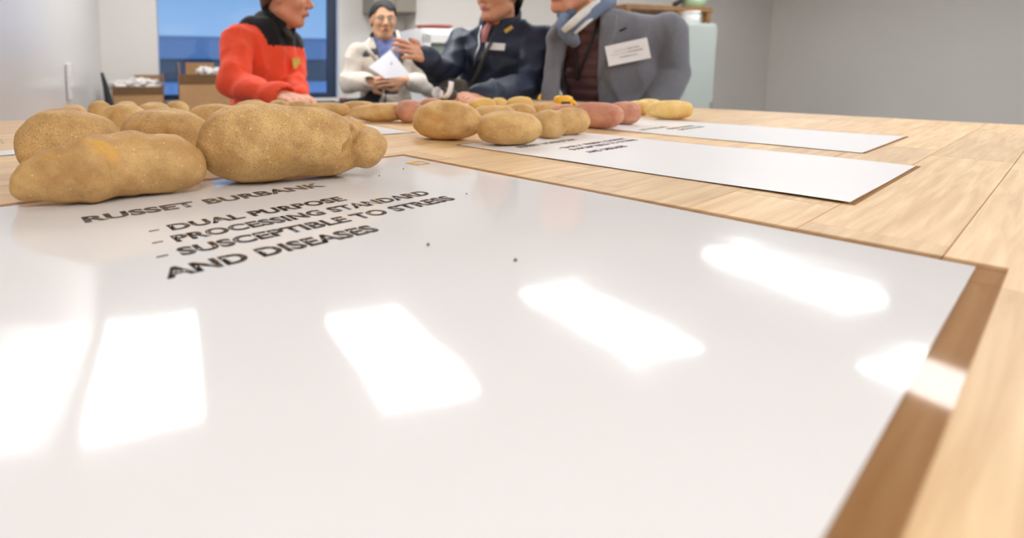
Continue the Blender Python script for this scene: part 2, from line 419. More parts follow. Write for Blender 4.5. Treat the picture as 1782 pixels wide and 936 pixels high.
# outside
gz = -.35
o = link('forecourt', (lambda b: (bmesh.ops.create_grid(b, x_segments=1, y_segments=1, size=.5), bmesh.ops.scale(b, vec=(300, 220, 1), verts=b.verts), bm_mesh(b, 'forecourt'))[2])(bmesh.new()), None, RM(0, -110.5, gz), M['snow'])
o.rotation_euler = (0, 0, RA); struct(o)
bd = thing('building', 'long low blue grey building outside the window', 'building', RM(-5, -66, gz), RA)
box('wall', (0, 0, 1.35), (110, 10, 2.7), M['building'], bd)
box('fascia', (0, -.3, 3.9), (112, 11, 2.4), M['building_top'], bd)
box('roof', (0, 0, 5.2), (113, 12, .25), M['building_top'], bd)
# ceiling lamps: flush panels, all but the mirrored one unseen and added for fill
def ceiling_lamp(i, x, y, lx=.6, ly=1.2, label=''):
    t = thing('ceiling_light', label, 'lamp', (x, y, ROOM_H), RA, 'ceiling panels above the room')
    bm = bmesh.new()
    for c, s in (((0, ly/2, 0), (lx+.06, .03, .03)), ((0, -ly/2, 0), (lx+.06, .03, .03)), ((lx/2, 0, 0), (.03, ly, .03)), ((-lx/2, 0, 0), (.03, ly, .03))):
        add_box(bm, (c[0], c[1], -.015), s)
    link('frame', bm_mesh(bm, 'lamp_frame'), t, None, M['white_enamel'])
    box('diffuser', (0, 0, -.012), (lx-.03, ly-.03, .012), M['lamp'], t)
for i, (x, y, wh) in enumerate(((1.85, 3.72, 'behind the man in navy, mirrored on the front poster'), (-1.2, 3.1, 'added for fill near the glossy left wall'), (.3, 3.25, 'added for fill above the man in beige'), (.3, -1.1, 'added for fill behind the camera on the left'),
        (2.3, -.5, 'added for fill behind the camera on the right'), (3.5, 2.6, 'added for fill right of the man in the grey blazer'), (3.9, 4.6, 'added for fill above the wooden shelf rack'), (2.5, 1.0, 'added for fill over the right end of the table'))):
    ceiling_lamp(i, x, y, label='flush white ceiling light panel '+wh)

# ------------------------------------------------------------------ table of staves
A0, A1, B0, B1 = -.06, 1.86, -1.47, .03
tb = thing('work_table', 'long maple butcher-block table carrying the posters and potatoes', 'table', T((A0+A1)/2, (B0+B1)/2, 0)*1, TA)
tb.location.z = 0
lx, ly = A1-A0, B1-B0
SW = .075; rows = int(round(ly/SW)); SW = ly/rows
stave_meshes = {}
rs = random.Random(3)
for r in range(rows):
    x = 0.; first = True
    while x < lx-1e-6:
        ln = rs.choice((.24, .32, .40, .48, .56))
        if first: ln = rs.choice((.12, .2, .28, .36)); first = False
        if lx-x-ln < .12: ln = lx-x
        key = round(ln, 3)
        if key not in stave_meshes:
            bm = bmesh.new(); vs = add_box(bm, (0, 0, 0), (ln-.0004, SW-.0004, .04))
            es = [e for e in bm.edges if all(v.co.z > 0 for v in e.verts)]
            bmesh.ops.bevel(bm, geom=es, offset=.0004, segments=1, affect='EDGES')
            me = bm_mesh(bm, 'stave'); me.materials.append(M['wood']); stave_meshes[key] = me
        o = link('stave', stave_meshes[key], tb, (x+ln/2-lx/2, -(r+.5)*SW+ly/2, TABLE_Z-.02-rs.random()*.00012))
        x += ln
box('apron', (0, 0, TABLE_Z-.09), (lx-.12, ly-.12, .08), M['pale_grey'], tb)
for sx in (-1, 1):
    for sy in (-1, 1): box('leg', (sx*(lx/2-.1), sy*(ly/2-.1), (TABLE_Z-.13)/2), (.08, .08, TABLE_Z-.13), M['pale_grey'], tb)

# ------------------------------------------------------------------ posters
def text_mesh(s, width, cap_h, bold=.042):
    c = bpy.data.curves.new('txt', 'FONT'); c.body = s; c.size = 1; c.offset = bold; c.space_character = 1.04; c.resolution_u = 4
    o = bpy.data.objects.new('txt', c); COL.objects.link(o)
    dg = bpy.context.evaluated_depsgraph_get(); dg.update()
    me = bpy.data.meshes.new_from_object(o.evaluated_get(dg))
    bpy.data.objects.remove(o); bpy.data.curves.remove(c)
    co = np.empty(len(me.vertices)*3, np.float32); me.vertices.foreach_get('co', co); co = co.reshape(-1, 3)
    if s.strip('-') == '':
        co[:, 0] -= co[:, 0].min(); k = width/co[:, 0].max(); co[:, 1] -= co[:, 1].min()
        co[:, 0] *= k; co[:, 1] = co[:, 1]/co[:, 1].max()*cap_h
    else:
        co[:, 0] -= co[:, 0].min(); co[:, 0] *= width/co[:, 0].max()
        co[:, 1] = co[:, 1]/.729*cap_h
    me.vertices.foreach_set('co', co.ravel())
    bm = bmesh.new(); bm.from_mesh(me); bmesh.ops.remove_doubles(bm, verts=bm.verts, dist=1e-7)
    bmesh.ops.solidify(bm, geom=bm.faces[:], thickness=.00008); bm.to_mesh(me); bm.free()
    me.materials.clear()
    return me
def poster(label, a0, a1, b0, b1, rot=0, lines=(), logo=None, wav=.0009, border=.012, lift=0., seed=0, sheet='poster_far'):
    """a0,b0 is the sheet's upper left corner in table coordinates; lines: (text, a, baseline b, width, cap height, ink)"""
    w_, h_ = a1-a0, b1-b0
    t = thing('poster', label, 'poster', T(a0, b0, lift), TA+rot, 'variety posters on the table')
    n = 48; bm = bmesh.new(); r = random.Random(seed); ph = [r.random()*6 for _ in range(6)]
    hz = lambda x, y: .0004+wav*(.5+.25*math.sin(x*17+ph[0]+y*9)+.25*math.sin(y*23+ph[1]-x*7))*(.35+.65*min(1, max(0, (math.hypot(x/w_-.5, -y/h_-.5)-.1)/.5)))
    ny = max(4, int(n*h_/w_))
    g = [[bm.verts.new((w_*i/n, -h_*j/ny, hz(w_*i/n, -h_*j/ny))) for i in range(n+1)] for j in range(ny+1)]
    for j in range(ny):
        for i in range(n): bm.faces.new((g[j][i], g[j+1][i], g[j+1][i+1], g[j][i+1]))
    link('sheet', bm_mesh(bm, 'sheet', True), t, None, M[sheet])
    if border:
        bm = bmesh.new(); q = []
        for x0, x1, y0, y1 in ((-border, 0, -h_-border, border), (w_, w_+border, -h_-border, border), (0, w_, 0, border), (0, w_, -h_-border, -h_)):
            add_box(bm, ((x0+x1)/2, (y0+y1)/2, .0006), (x1-x0, y1-y0, .0004))
        link('laminate_edge', bm_mesh(bm, 'laminate_edge'), t, None, M['film'])['label'] = 'clear laminate edge'
    for i, (s, a, b, wd, ch, ink) in enumerate(lines):
        me = text_mesh(s, wd, ch); me.materials.append(M[ink])
        co = np.empty(len(me.vertices)*3, np.float32); me.vertices.foreach_get('co', co); co = co.reshape(-1, 3)
        co[:, 0] += a-a0; co[:, 1] += -(b-b0)
        co[:, 2] += [hz(x, y)+.00016 for x, y in co[:, :2]]
        me.vertices.foreach_set('co', co.ravel())
        link('heading' if i == 0 else 'text_line', me, t)
    if logo:
        a, b, lw, lh = logo; x, y = a-a0, -(b-b0); bm = bmesh.new(); zz = hz(x, y)+.0003
        add_box(bm, (x+lw*.2, y-lh/2, zz), (lw*.4, lh, .0001))
        for c, s in (((x+lw*.7, y-lh*.08), (lw*.6, lh*.16)), ((x+lw*.7, y-lh*.92), (lw*.6, lh*.16)), ((x+lw*.97, y-lh/2), (lw*.06, lh))):
            add_box(bm, (c[0], c[1], zz), (s[0], s[1], .0001))
        lo = link('logo', bm_mesh(bm, 'logo'), t, None, M['ink_orange']); lo['label'] = 'small orange logo, half solid and half outlined'
    return t
poster('large glossy white poster headed RUSSET BURBANK under the front potatoes', -.02, .495, -.545, -.03, 0, [
    ('RUSSET BURBANK', .0765, -.4487, .2262, .0185, 'ink_grey'),
    ('DUAL PURPOSE', .1250, -.3895, .1610, .0158, 'ink'),
    ('PROCESSING STANDARD', .1188, -.3613, .2475, .0158, 'ink'),
    ('SUSCEPTIBLE TO STRESS', .1126, -.3325, .2568, .0160, 'ink'),
    ('AND DISEASES', .0920, -.2998, .1590, .0168, 'ink'),
    ('-', .1100, -.3955, .0075, .0022, 'ink'), ('-', .1040, -.3670, .0075, .0022, 'ink'), ('-', .0980, -.3375, .0075, .0024, 'ink')],
    (.4575, -.4990, .024, .020), seed=1, sheet='poster')
poster('white potato poster under the three round tan potatoes', .641, .955, -.575, -.115, 0, [
    ('RUSSET NORKOTAH', .6915, -.4960, .1550, .0120, 'ink_grey'),
    ('- EARLY FRESH MARKET', .7290, -.4530, .2000, .0105, 'ink'),
    ('SUSCEPTIBLE TO STRESS', .7330, -.4350, .1950, .0105, 'ink'),
    ('AND DISEASES', .7290, -.4075, .1100, .0110, 'ink')], None, wav=.0015, border=.004, seed=2)
poster('white potato poster at the right beneath the pink potatoes', 1.045, 1.36, -.64, -.18, 0, [
    ('RED NORLAND', 1.0850, -.5000, .1100, .0110, 'ink_grey'),
    ('- FRESH MARKET', 1.1400, -.4780, .1300, .0105, 'ink'), ('SMOOTH SKIN', 1.150, -.458, .1100, .0105, 'ink')], None, wav=.0012, border=.004, seed=3)
poster('blank-looking white sheet under the long tan potato pair', .44, .745, -1.13, -.775, -.12, [], None, border=.004, seed=4)
poster('white sheet mostly hidden behind the four front potatoes', .25, .425, -1.13, -.935, -.06, [], None, border=.004, seed=5)
poster('narrow white sheet edge at the far left by the wall', -.05, .075, -.93, -.875, 0, [], None, border=0, seed=6)

# ------------------------------------------------------------------ potatoes
def potato_mesh(name, a, b, c, seed, sub=4, dents=3, lump=1.0):
    r = random.Random(seed); bm = bmesh.new()
    bmesh.ops.create_icosphere(bm, subdivisions=sub, radius=1)
    o = Vector((r.random()*50, r.random()*50, r.random()*50)); tp = r.uniform(-.12, .12); bend = r.uniform(-.08, .08)
    dd = []
    for _ in range(dents):
        v = Vector((r.uniform(-.8, .8), r.uniform(-1, .3), r.uniform(-.1, .9))).normalized(); dd.append((v, r.uniform(.05, .09)))
    for v in bm.verts:
        p = v.co.normalized(); e = 2.35
        q = (abs(p.x)**e+abs(p.y)**e+abs(p.z)**e)**(-1/e); p2 = p*q
        s = 1+lump*(.075*noise.noise(p*1.3+o)+.035*noise.noise(p*3+o))
        for d, amt in dd:
            t = (p-d).length
            if t < .35: s -= amt*.5*(1-t/.35)**2*(1 if t > .02 else 1.2)
        tw = 1+tp*p2.x
        v.co = Vector((p2.x*a*s, p2.y*b*s*tw+bend*b*p2.x**2, p2.z*c*s*tw))
    zs = min(v.co.z for v in bm.verts); h = max(v.co.z for v in bm.verts)-zs
    fl = zs+.035*h
    for v in bm.verts:
        if v.co.z < fl: v.co.z = fl+(v.co.z-fl)*.15
        v.co.z -= fl-.035*h*.15
    return bm_mesh(bm, name, True)
def potato(label, X, Y, a, b, c, psi, m, seed, sub=4, z=.0012, group=None, dents=3):
    me = potato_mesh('potato', a, b, c, seed, sub, dents)
    o = link('potato', me, None, (X, Y, TABLE_Z+z), M[m]); o.rotation_euler = (0, 0, math.radians(psi))
    return tag(o, label, 'potato', group)
POTATOES = [   # label, x, y, half length, half width, half height, heading, skin, seed, detail, group
    ('russet potato at the left behind the frontmost long one, rough skin', -0.3105, 0.6000, 0.0518, 0.0405, 0.0375, 22, 'russet', 0, 5, 'russet potatoes on the front poster'),
    ('russet potato in the middle behind the front pair, dented top', -0.2334, 0.7000, 0.0666, 0.0369, 0.0342, -25, 'russet', 1, 5, 'russet potatoes on the front poster'),
    ('tan potato peeking through the gap between the two rear russets', -0.3594, 0.8800, 0.0419, 0.0339, 0.0313, 70, 'smooth_tan', 2, 4, 'russet potatoes on the front poster'),
    ('leftmost far tan potato, just above the left russet', -0.5077, 1.0000, 0.0278, 0.0285, 0.0264, 20, 'smooth_tan', 3, 4, 'tan potatoes behind the front poster'),
    ('second far tan potato from the left, near the black strap', -0.5209, 1.1400, 0.0230, 0.0281, 0.0260, 40, 'smooth_tan', 4, 4, 'tan potatoes behind the front poster'),
    ('far tan potato in front of the left cardboard box', -0.4839, 1.1800, 0.0263, 0.0268, 0.0248, 0, 'smooth_tan', 5, 4, 'tan potatoes behind the front poster'),
    ('far tan potato just above the middle russet', -0.3763, 1.0600, 0.0333, 0.0300, 0.0278, 10, 'smooth_tan', 6, 4, 'tan potatoes behind the front poster'),
    ('far tan potato under the gap between the two cardboard boxes', -0.3744, 1.2000, 0.0252, 0.0268, 0.0248, -20, 'smooth_tan', 7, 4, 'tan potatoes behind the front poster'),
    ('tan potato behind the left end of the knobbed russet', -0.2582, 1.0589, 0.0492, 0.0282, 0.0261, 10, 'smooth_tan', 8, 4, 'tan potatoes behind the front poster'),
    ('tan potato directly below the orange sleeve elbow', -0.2144, 1.2200, 0.0440, 0.0269, 0.0249, 5, 'smooth_tan', 9, 4, 'tan potatoes behind the front poster'),
    ('small far tan potato left of the resting hand', -0.1651, 1.3400, 0.0271, 0.0232, 0.0215, 5, 'smooth_tan', 10, 4, 'tan potatoes behind the front poster'),
    ('tan potato just in front of the resting hand', -0.1235, 1.4000, 0.0416, 0.0205, 0.0190, 15, 'smooth_tan', 11, 4, 'tan potatoes behind the front poster'),
    ('long tan potato left of the one on the white sheet', -0.0491, 1.2923, 0.0652, 0.0216, 0.0200, 15, 'smooth_tan', 12, 4, 'tan potatoes behind the front poster'),
    ('tan potato behind the long pair, below the black bag', 0.0334, 1.4000, 0.0500, 0.0197, 0.0182, -15, 'smooth_tan', 13, 4, 'tan potatoes behind the front poster'),
    ('long tan potato lying alone on the white sheet edge', 0.0779, 1.2213, 0.0685, 0.0219, 0.0203, 10, 'smooth_tan', 14, 4, 'tan potatoes behind the front poster'),
    ('plump tan potato, left of the right-hand trio', 0.1739, 0.9124, 0.0577, 0.0359, 0.0332, -20, 'smooth_tan', 15, 5, 'brown potatoes on the second poster'),
    ('oval tan potato frontmost in the right-hand trio', 0.2588, 0.8425, 0.0508, 0.0298, 0.0276, 10, 'smooth_tan', 16, 5, 'brown potatoes on the second poster'),
    ('brownish lumpy potato right of the frontmost oval one', 0.3559, 0.9265, 0.0295, 0.0269, 0.0249, 20, 'smooth_tan', 17, 4, 'brown potatoes on the second poster'),
    ('brownish potato at the right end of the trio', 0.4132, 0.9755, 0.0411, 0.0231, 0.0251, 30, 'smooth_tan', 18, 4, 'brown potatoes on the second poster'),
    ('flat brown potato lying behind the frontmost oval one', 0.2893, 1.0400, 0.0472, 0.0271, 0.0250, 10, 'smooth_tan', 19, 4, 'brown potatoes on the second poster'),
    ('brown potato farther behind the oval one, below the yellow potatoes', 0.3763, 1.1700, 0.0385, 0.0244, 0.0226, -10, 'smooth_tan', 20, 4, 'brown potatoes on the second poster'),
    ('brown potato left of the tape measure', 0.4670, 1.2400, 0.0467, 0.0234, 0.0217, 20, 'smooth_tan', 21, 4, 'brown potatoes on the second poster'),
    ('leftmost small yellow potato below the navy sleeve', 0.3706, 1.4500, 0.0375, 0.0223, 0.0206, 10, 'yellow_potato', 22, 4, 'yellow potatoes'),
    ('middle small yellow potato below the navy sleeve', 0.4416, 1.5300, 0.0233, 0.0208, 0.0193, 10, 'yellow_potato', 23, 4, 'yellow potatoes'),
    ('rightmost yellow potato below the navy jacket', 0.4687, 1.4400, 0.0352, 0.0251, 0.0232, -20, 'yellow_potato', 24, 4, 'yellow potatoes'),
    ('pink potato at the left of the plump tan one', 0.1447, 1.2000, 0.0291, 0.0275, 0.0255, 20, 'pink_potato', 25, 4, 'pink potatoes'),
    ('far pink potato behind the plump tan one, below the rolled papers', 0.2175, 1.3400, 0.0335, 0.0255, 0.0236, 0, 'pink_potato', 26, 4, 'pink potatoes'),
    ('far pink potato beside the lower hand of the man in navy', 0.2845, 1.4200, 0.0287, 0.0199, 0.0184, 0, 'pink_potato', 27, 4, 'pink potatoes'),
    ('far pink potato left of the tape measure', 0.5191, 1.3700, 0.0307, 0.0199, 0.0184, 0, 'pink_potato', 28, 4, 'pink potatoes'),
    ('pink potato in front of the tape measure', 0.4943, 1.2000, 0.0275, 0.0227, 0.0210, 10, 'pink_potato', 29, 4, 'pink potatoes'),
    ('large pink potato with dark eyes right of the trio', 0.5117, 1.0906, 0.0488, 0.0290, 0.0269, -25, 'pink_potato', 30, 4, 'pink potatoes'),
    ('pink potato at the right end of the pink pile', 0.6046, 1.1579, 0.0320, 0.0275, 0.0254, -25, 'pink_potato', 31, 4, 'pink potatoes'),
    ('yellow potato behind the pink pile at right', 0.7679, 1.4000, 0.0316, 0.0205, 0.0190, -30, 'yellow_potato', 32, 4, 'yellow potatoes'),
    ('far yellow potato below the grey blazer', 0.8629, 1.5200, 0.0341, 0.0193, 0.0179, 0, 'yellow_potato', 33, 4, 'yellow potatoes'),
    ('large yellow potato at the right edge', 0.7740, 1.2774, 0.0618, 0.0244, 0.0226, 12, 'yellow_potato', 34, 4, 'yellow potatoes'),
]
for lb, x, y, a, b, c, psi, m, sd, sub, grp in POTATOES:
    potato(lb, x, y, a, b, c, psi, m, sd, sub, .0012, grp)

def potato_disp(o, amp=.0012):
    o = v3(o)
    def f(x, y, z):
        x, y, z = x-o[0], y-o[1], z-o[2]
        return amp*(np.sin(x*70+y*40+1)*np.sin(z*85+x*30)+.6*np.sin(x*150+z*90)*np.sin(y*130+2)+.35*np.sin(x*310+2*np.sin(z*120))*np.sin(z*270+y*200))
    return f
def sdf_potato(label, prims, m, group=None, amp=.0012, lift=.0012):
    me = sdf_mesh('potato', prims, .0016, disp=potato_disp(prims[0]['a'] if prims[0]['t'] == 'cap' else prims[0]['c'], amp))
    co = np.empty(len(me.vertices)*3, np.float32); me.vertices.foreach_get('co', co); co = co.reshape(-1, 3)
    c = np.array([co[:, 0].mean(), co[:, 1].mean(), 0]); c[2] = TABLE_Z+lift
    lowz = co[:, 2].min(); fl = lowz+.0022
    co[:, 2] = np.where(co[:, 2] < fl, fl+(co[:, 2]-fl)*.1, co[:, 2])
    co[:, 2] += TABLE_Z+lift-co[:, 2].min()
    me.vertices.foreach_set('co', (co-c).ravel()); me.update()
    return tag(link('potato', me, None, c, M[m]), label, 'potato', group)
FG = 'russet potatoes on the front poster'
sdf_potato('long smooth russet potato lying frontmost at the left, yellow blush on top', [
    cap((-0.2729, 0.4630, 1.0788), (-0.2501, 0.4700, 1.0845), .0185, .0238, .006), cap((-0.2501, 0.4700, 1.0845), (-0.2273, 0.4760, 1.0870), .0238, .0270, .006),
    cap((-0.2273, 0.4760, 1.0870), (-0.2049, 0.5030, 1.0889), .0270, .0285, .010), cap((-0.2049, 0.5030, 1.0889), (-0.1712, 0.5130, 1.0865), .0285, .0262, .010), cap((-0.1712, 0.5130, 1.0865), (-0.1568, 0.5200, 1.0818), .0262, .0215, .010)], 'russet_smooth', FG)
sdf_potato('big russet potato with a creased knob growing at its right end', [
    ell((-0.0741, 0.5720, 1.0989), (.076, .043, .0390), Matrix.Rotation(math.radians(16), 3, 'Z'), .03),
    ell((-0.1072, 0.5640, 1.0988), (.042, .037, .0345), None, .03),
    ell((-0.0256, 0.5920, 1.0942), (.050, .036, .0320), Matrix.Rotation(math.radians(16), 3, 'Z') @ Matrix.Rotation(math.radians(10), 3, 'Y'), .02),
    ell((-0.0103, 0.5980, 1.0926), (.024, .034, .0285), None, .015),
    ell((0.0225, 0.5940, 1.0887), (.0225, .029, .0215), None, .003), cap((0.0245, 0.5960, 1.0903), (0.0367, 0.5960, 1.0923), .017, .0085, .010),
    cap((0.0020, 0.6060, 1.1138), (0.0314, 0.6060, 1.1000), .0100, .0095, .005), cap((0.0100, 0.5800, 1.1091), (0.0024, 0.5660, 1.0911), .0050, None, .006, None, True), cap((0.0024, 0.5660, 1.0911), (0.0068, 0.5700, 1.0711), .0050, None, .006, None, True),
    ell((-0.0328, 0.5550, 1.1290), (.012, .010, .008), None, .014, True), ell((-0.0822, 0.5480, 1.1444), (.008, .006, .003), None, .006, True)], 'russet', FG, .0010)

# ------------------------------------------------------------------ people
def norm(v): v = Vector(v); v.normalize(); return v
def head_prims(H, f, s=1.0, up=(0, 0, 1)):
    f = norm(f); r = norm(f.cross(Vector(up))); u = norm(r.cross(f)); H = Vector(H)
    P = lambda x, y, z: H+(r*x+f*y+u*z)*s
    R = np.array([[r[i], f[i], u[i]] for i in range(3)])
    q = [ell(P(0, -.015, .032), (.077*s, .096*s, .083*s), R, .02), ell(P(0, .028, -.028), (.060*s, .062*s, .086*s), R, .03),
         cap(P(-.016, .058, -.097), P(.016, .058, -.097), .019*s, None, .02), cap(P(.05, .0, -.062), P(.016, .055, -.096), .020*s, .018*s, .02), cap(P(-.05, .0, -.062), P(-.016, .055, -.096), .020*s, .018*s, .02),
         cap(P(0, .084, .008), P(0, .108, -.028), .0085*s, .0115*s, .010), ell(P(.011, .098, -.034), (.009*s,)*3, None, .006), ell(P(-.011, .098, -.034), (.009*s,)*3, None, .006),
         cap(P(.014, .083, .020), P(.045, .070, .018), .010*s, None, .012), cap(P(-.014, .083, .020), P(-.045, .070, .018), .010*s, None, .012),
         ell(P(.040, .062, -.025), (.022*s,)*3, None, .02), ell(P(-.040, .062, -.025), (.022*s,)*3, None, .02),
         cap(P(-.018, .085, -.062), P(.018, .085, -.062), .010*s, None, .010),
         ell(P(.077, -.008, -.004), (.009*s, .020*s, .031*s), R, .008), ell(P(-.077, -.008, -.004), (.009*s, .020*s, .031*s), R, .008),
         ell(P(.031, .092, .002), (.015*s, .012*s, .009*s), R, .008, True), ell(P(-.031, .092, .002), (.015*s, .012*s, .009*s), R, .008, True)]
    return q, P, R, (r, f, u)
def hand_prims(wr, d, nrm, side, curl=.3, s=1.0, spread=.12, thumb_up=.3):
    """wr wrist point, d towards the fingers, nrm out of the back of the hand, side = +1/-1 picks the thumb's side"""
    d = norm(d); n = Vector(nrm); n = norm(n-d*n.dot(d)); t = norm(d.cross(n))*side; wr = Vector(wr)
    P = lambda a, b, c: wr+(d*a+t*b+n*c)*s
    q = [cap(P(0, 0, 0), P(.035, 0, 0), .026*s, .030*s, .02, (n, .62))]
    lens = (.072, .080, .074, .058)
    for i, ln in enumerate(lens):
        off = .030-.020*i
        q.append(cap(P(.02, off*.7, 0), P(.086-.004*abs(i-1), off, 0), .012*s, .0105*s, .010))
        p = P(.088-.004*abs(i-1), off, 0); ang = -curl*.4; r = .0092
        dirn = lambda A: (d*math.cos(A)+n*math.sin(A)+t*spread*(1.2-.8*i)*.5).normalized()
        for fr, dc in ((.45, 1.0), (.30, 1.1), (.25, .8)):
            e = p+dirn(ang)*ln*fr*s; q.append(cap(p, e, r*s, r*.92*s, .004)); p = e; ang -= curl*dc; r *= .92
    p = P(.018, .022, 0); b = P(.050, .052, -.012+.02*thumb_up); c = P(.082, .058, -.022+.03*thumb_up)
    q += [cap(p, b, .015*s, .012*s, .012), cap(b, c, .0115*s, .0088*s, .004)]
    return q
def folds(seed, amp):
    r = random.Random(seed); ks = [(Vector((r.gauss(0, 1), r.gauss(0, 1), r.gauss(0, .7))).normalized()*r.uniform(28, 75), r.random()*6, r.random()*6) for _ in range(6)]
    def f(x, y, z):
        s = 0
        for i, (k, a, b) in enumerate(ks):
            t = x*k[0]+y*k[1]+z*k[2]+a+1.3*np.sin(z*13+x*7+b); s = s+(1-np.abs(np.sin(t*.5)))*(1 if i % 2 else -1)
        return amp*s*.5
    return f
class Person: pass
def person(label, C, Pv, tf, sh_w, sh_z, elR, wrR, elL, wrL, H, hf, neck, skin, hs=1.0, hands=(), torso=1.0, fingers_vox=.0052):
    p = Person(); C = Vector(C); Pv = Vector(Pv); tf = norm(tf); lf = Vector((-tf.y, tf.x, 0))
    p.C, p.tf, p.lf = C, tf, lf
    p.sR = C-lf*sh_w; p.sL = C+lf*sh_w; p.sR.z = p.sL.z = sh_z
    p.root = thing('person', label, 'person', (Pv.x, Pv.y, 0))
    Rt = np.array([[lf[i], tf[i], (0, 0, 1)[i]] for i in range(3)])
    mid = (C+Pv)/2; k = .05; u = torso
    top = Vector((C.x, C.y, sh_z))
    p.torso = [ell(C+Vector((0, 0, .02)), (.165*u, .105*u, .175), Rt, k), ell(mid, (.150*u, .108*u, .17), Rt, k), ell(Pv, (.160*u, .112*u, .15), Rt, k),
               cap(p.sR+lf*.035+Vector((0, 0, -.01)), p.sL-lf*.035+Vector((0, 0, -.01)), .058, None, .04), cap(top, Vector(neck)+Vector((0, 0, -.01)), .062, .052, .05)]
    p.arms = [cap(p.sR, elR, .053, .043, .012), cap(elR, wrR, .043, .029, .012), cap(p.sL, elL, .053, .043, .012), cap(elL, wrL, .043, .029, .012)]
    kn = [Vector((0, 0, 0)), Vector((0, 0, 0))]; legs = []
    for s in (-1, 1):
        h = Pv+lf*s*.085; kx = h+tf*.02; kx.z = Pv.z*.54; an = h+lf*s*.02-tf*.02; an.z = .09
        legs += [cap(h, kx, .082, .056, .03), cap(kx, an, .054, .036, .02)]
        sh = sdf_mesh('shoe', [cap(an+Vector((0, 0, -.035)), an+tf*.12+Vector((0, 0, -.055)), .042, .034, .02), cap(an+Vector((0, 0, .02)), an, .045, None, .02)], .009, cut=lambda X, Y, Z: .002-Z)
        link('shoe', sh, None, None, M['shoe']); p_sh = COL.objects[-1] if False else bpy.data.objects[sh.name] if sh.name in bpy.data.objects else None
        for ob in [o for o in COL.objects if o.data == sh]: ob.parent = p.root; ob.matrix_parent_inverse = Matrix.Translation(-p.root.location)
    p.legs = legs
    p.hp, p.HP, p.HR, p.hax = head_prims(H, hf, hs)
    p.H, p.hs = Vector(H), hs
    nk = [cap(Vector(H)+p.hax[2]*(-.055*hs)-p.hax[1]*.018*hs, neck, .054*hs, .060*hs, .03)]
    thin = [dict(q) for q in p.torso]+[dict(q) for q in p.arms]
    for q in thin:
        if q['t'] == 'ell': q['r'] = q['r']-.012
        else: q['ra'] -= .010; q['rb'] -= .004
    feet = []
    body = sdf_mesh('body', thin+legs+nk+p.hp+[x for h in hands for x in h], fingers_vox)
    p.body = add(p, 'body', body, skin)
    # trousers, eyes, brows, lips
    add(p, 'trousers', sdf_mesh('trousers', [ell(Pv, (.160*u, .112*u, .15), Rt, k)]+legs, .012, infl=.012, cut=lambda X, Y, Z: np.maximum(.09-Z, Z-Pv.z-.12)), 'trousers')
    r, f, uu = p.hax
    for s in (-1, 1):
        bm = bmesh.new(); bmesh.ops.create_uvsphere(bm, u_segments=14, v_segments=8, radius=.0118*hs)
        e = add(p, 'eye', bm_mesh(bm, 'eye', True), 'eye', p.HP(.031*s, .0725, .001))
        bm = bmesh.new(); bmesh.ops.create_uvsphere(bm, u_segments=10, v_segments=6, radius=.0058*hs)
        bmesh.ops.translate(bm, vec=f*.0075*hs, verts=bm.verts)
        i = link('iris', bm_mesh(bm, 'iris', True), e, None, M['iris'])
        b = tube('eyebrow', [p.HP(.013*s, .094, .021), p.HP(.03*s, .092, .026), p.HP(.048*s, .078, .021)], [.0025*hs, .0035*hs, .002*hs], M['hair_black'], None, 6); own(p, b)
    for z0, rr in ((-.058, .0042), (-.067, .0052)):
        own(p, tube('lip', [p.HP(-.022, .087, z0*.5-.0315), p.HP(-.008, .0955, z0), p.HP(.008, .0955, z0), p.HP(.022, .087, z0*.5-.0315)], [.002*hs, rr*hs, rr*hs, .002*hs], M['lip'], None, 6))
    return p
def own(p, o): o.parent = p.root; o.matrix_parent_inverse = Matrix.Translation(-p.root.location); return o
def add(p, name, me, m, loc=None):
    o = link(name, me, None, loc, M[m] if isinstance(m, str) else m)
    return own(p, o)
def loc_fn(p):      # torso coordinates: left, forward, up from the chest centre
    C, lf, tf = p.C, p.lf, p.tf
    return lambda X, Y, Z: ((X-C.x)*lf.x+(Y-C.y)*lf.y, (X-C.x)*tf.x+(Y-C.y)*tf.y, Z-C.z)
def hair(p, m, off=.012, line=.062, slope=.78, amp=.003, side=-.02):
    H, (r, f, u), s = p.H, p.hax, p.hs
    P = p.HP
    def cut(X, Y, Z):
        x = ((X-H.x)*r.x+(Y-H.y)*r.y+(Z-H.z)*r.z)/s; y = ((X-H.x)*f.x+(Y-H.y)*f.y+(Z-H.z)*f.z)/s; z = ((X-H.x)*u.x+(Y-H.y)*u.y+(Z-H.z)*u.z)/s
        lim = np.maximum(line+slope*(y-.075)+.02*np.sin(x*60)*(y > .04), -.085+0*y)
        return (lim-z)*.7
    return add(p, 'hair', sdf_mesh('hair', [ell(P(0, -.017, .034), (.080*s, .099*s, .086*s), p.HR, .02), ell(P(0, -.06, -.02), (.06*s, .045*s, .07*s), p.HR, .03)], .0045, infl=off*s-.004, disp=folds(5, amp), cut=cut), m)
def on_chest(p, obj, lat, up):        # point and normal on a garment, found by shooting at the chest
    bvh = getattr(obj, '_bvh', None)
    me = obj.data; bv = BVHTree.FromPolygons([v.co for v in me.vertices], [q.vertices for q in me.polygons])
    o = p.C+p.lf*lat+Vector((0, 0, up))+p.tf*.23
    h = bv.ray_cast(o, -p.tf)
    return (h[0], h[1]) if h[0] is not None else (p.C+p.lf*lat+Vector((0, 0, up))+p.tf*.15, p.tf)
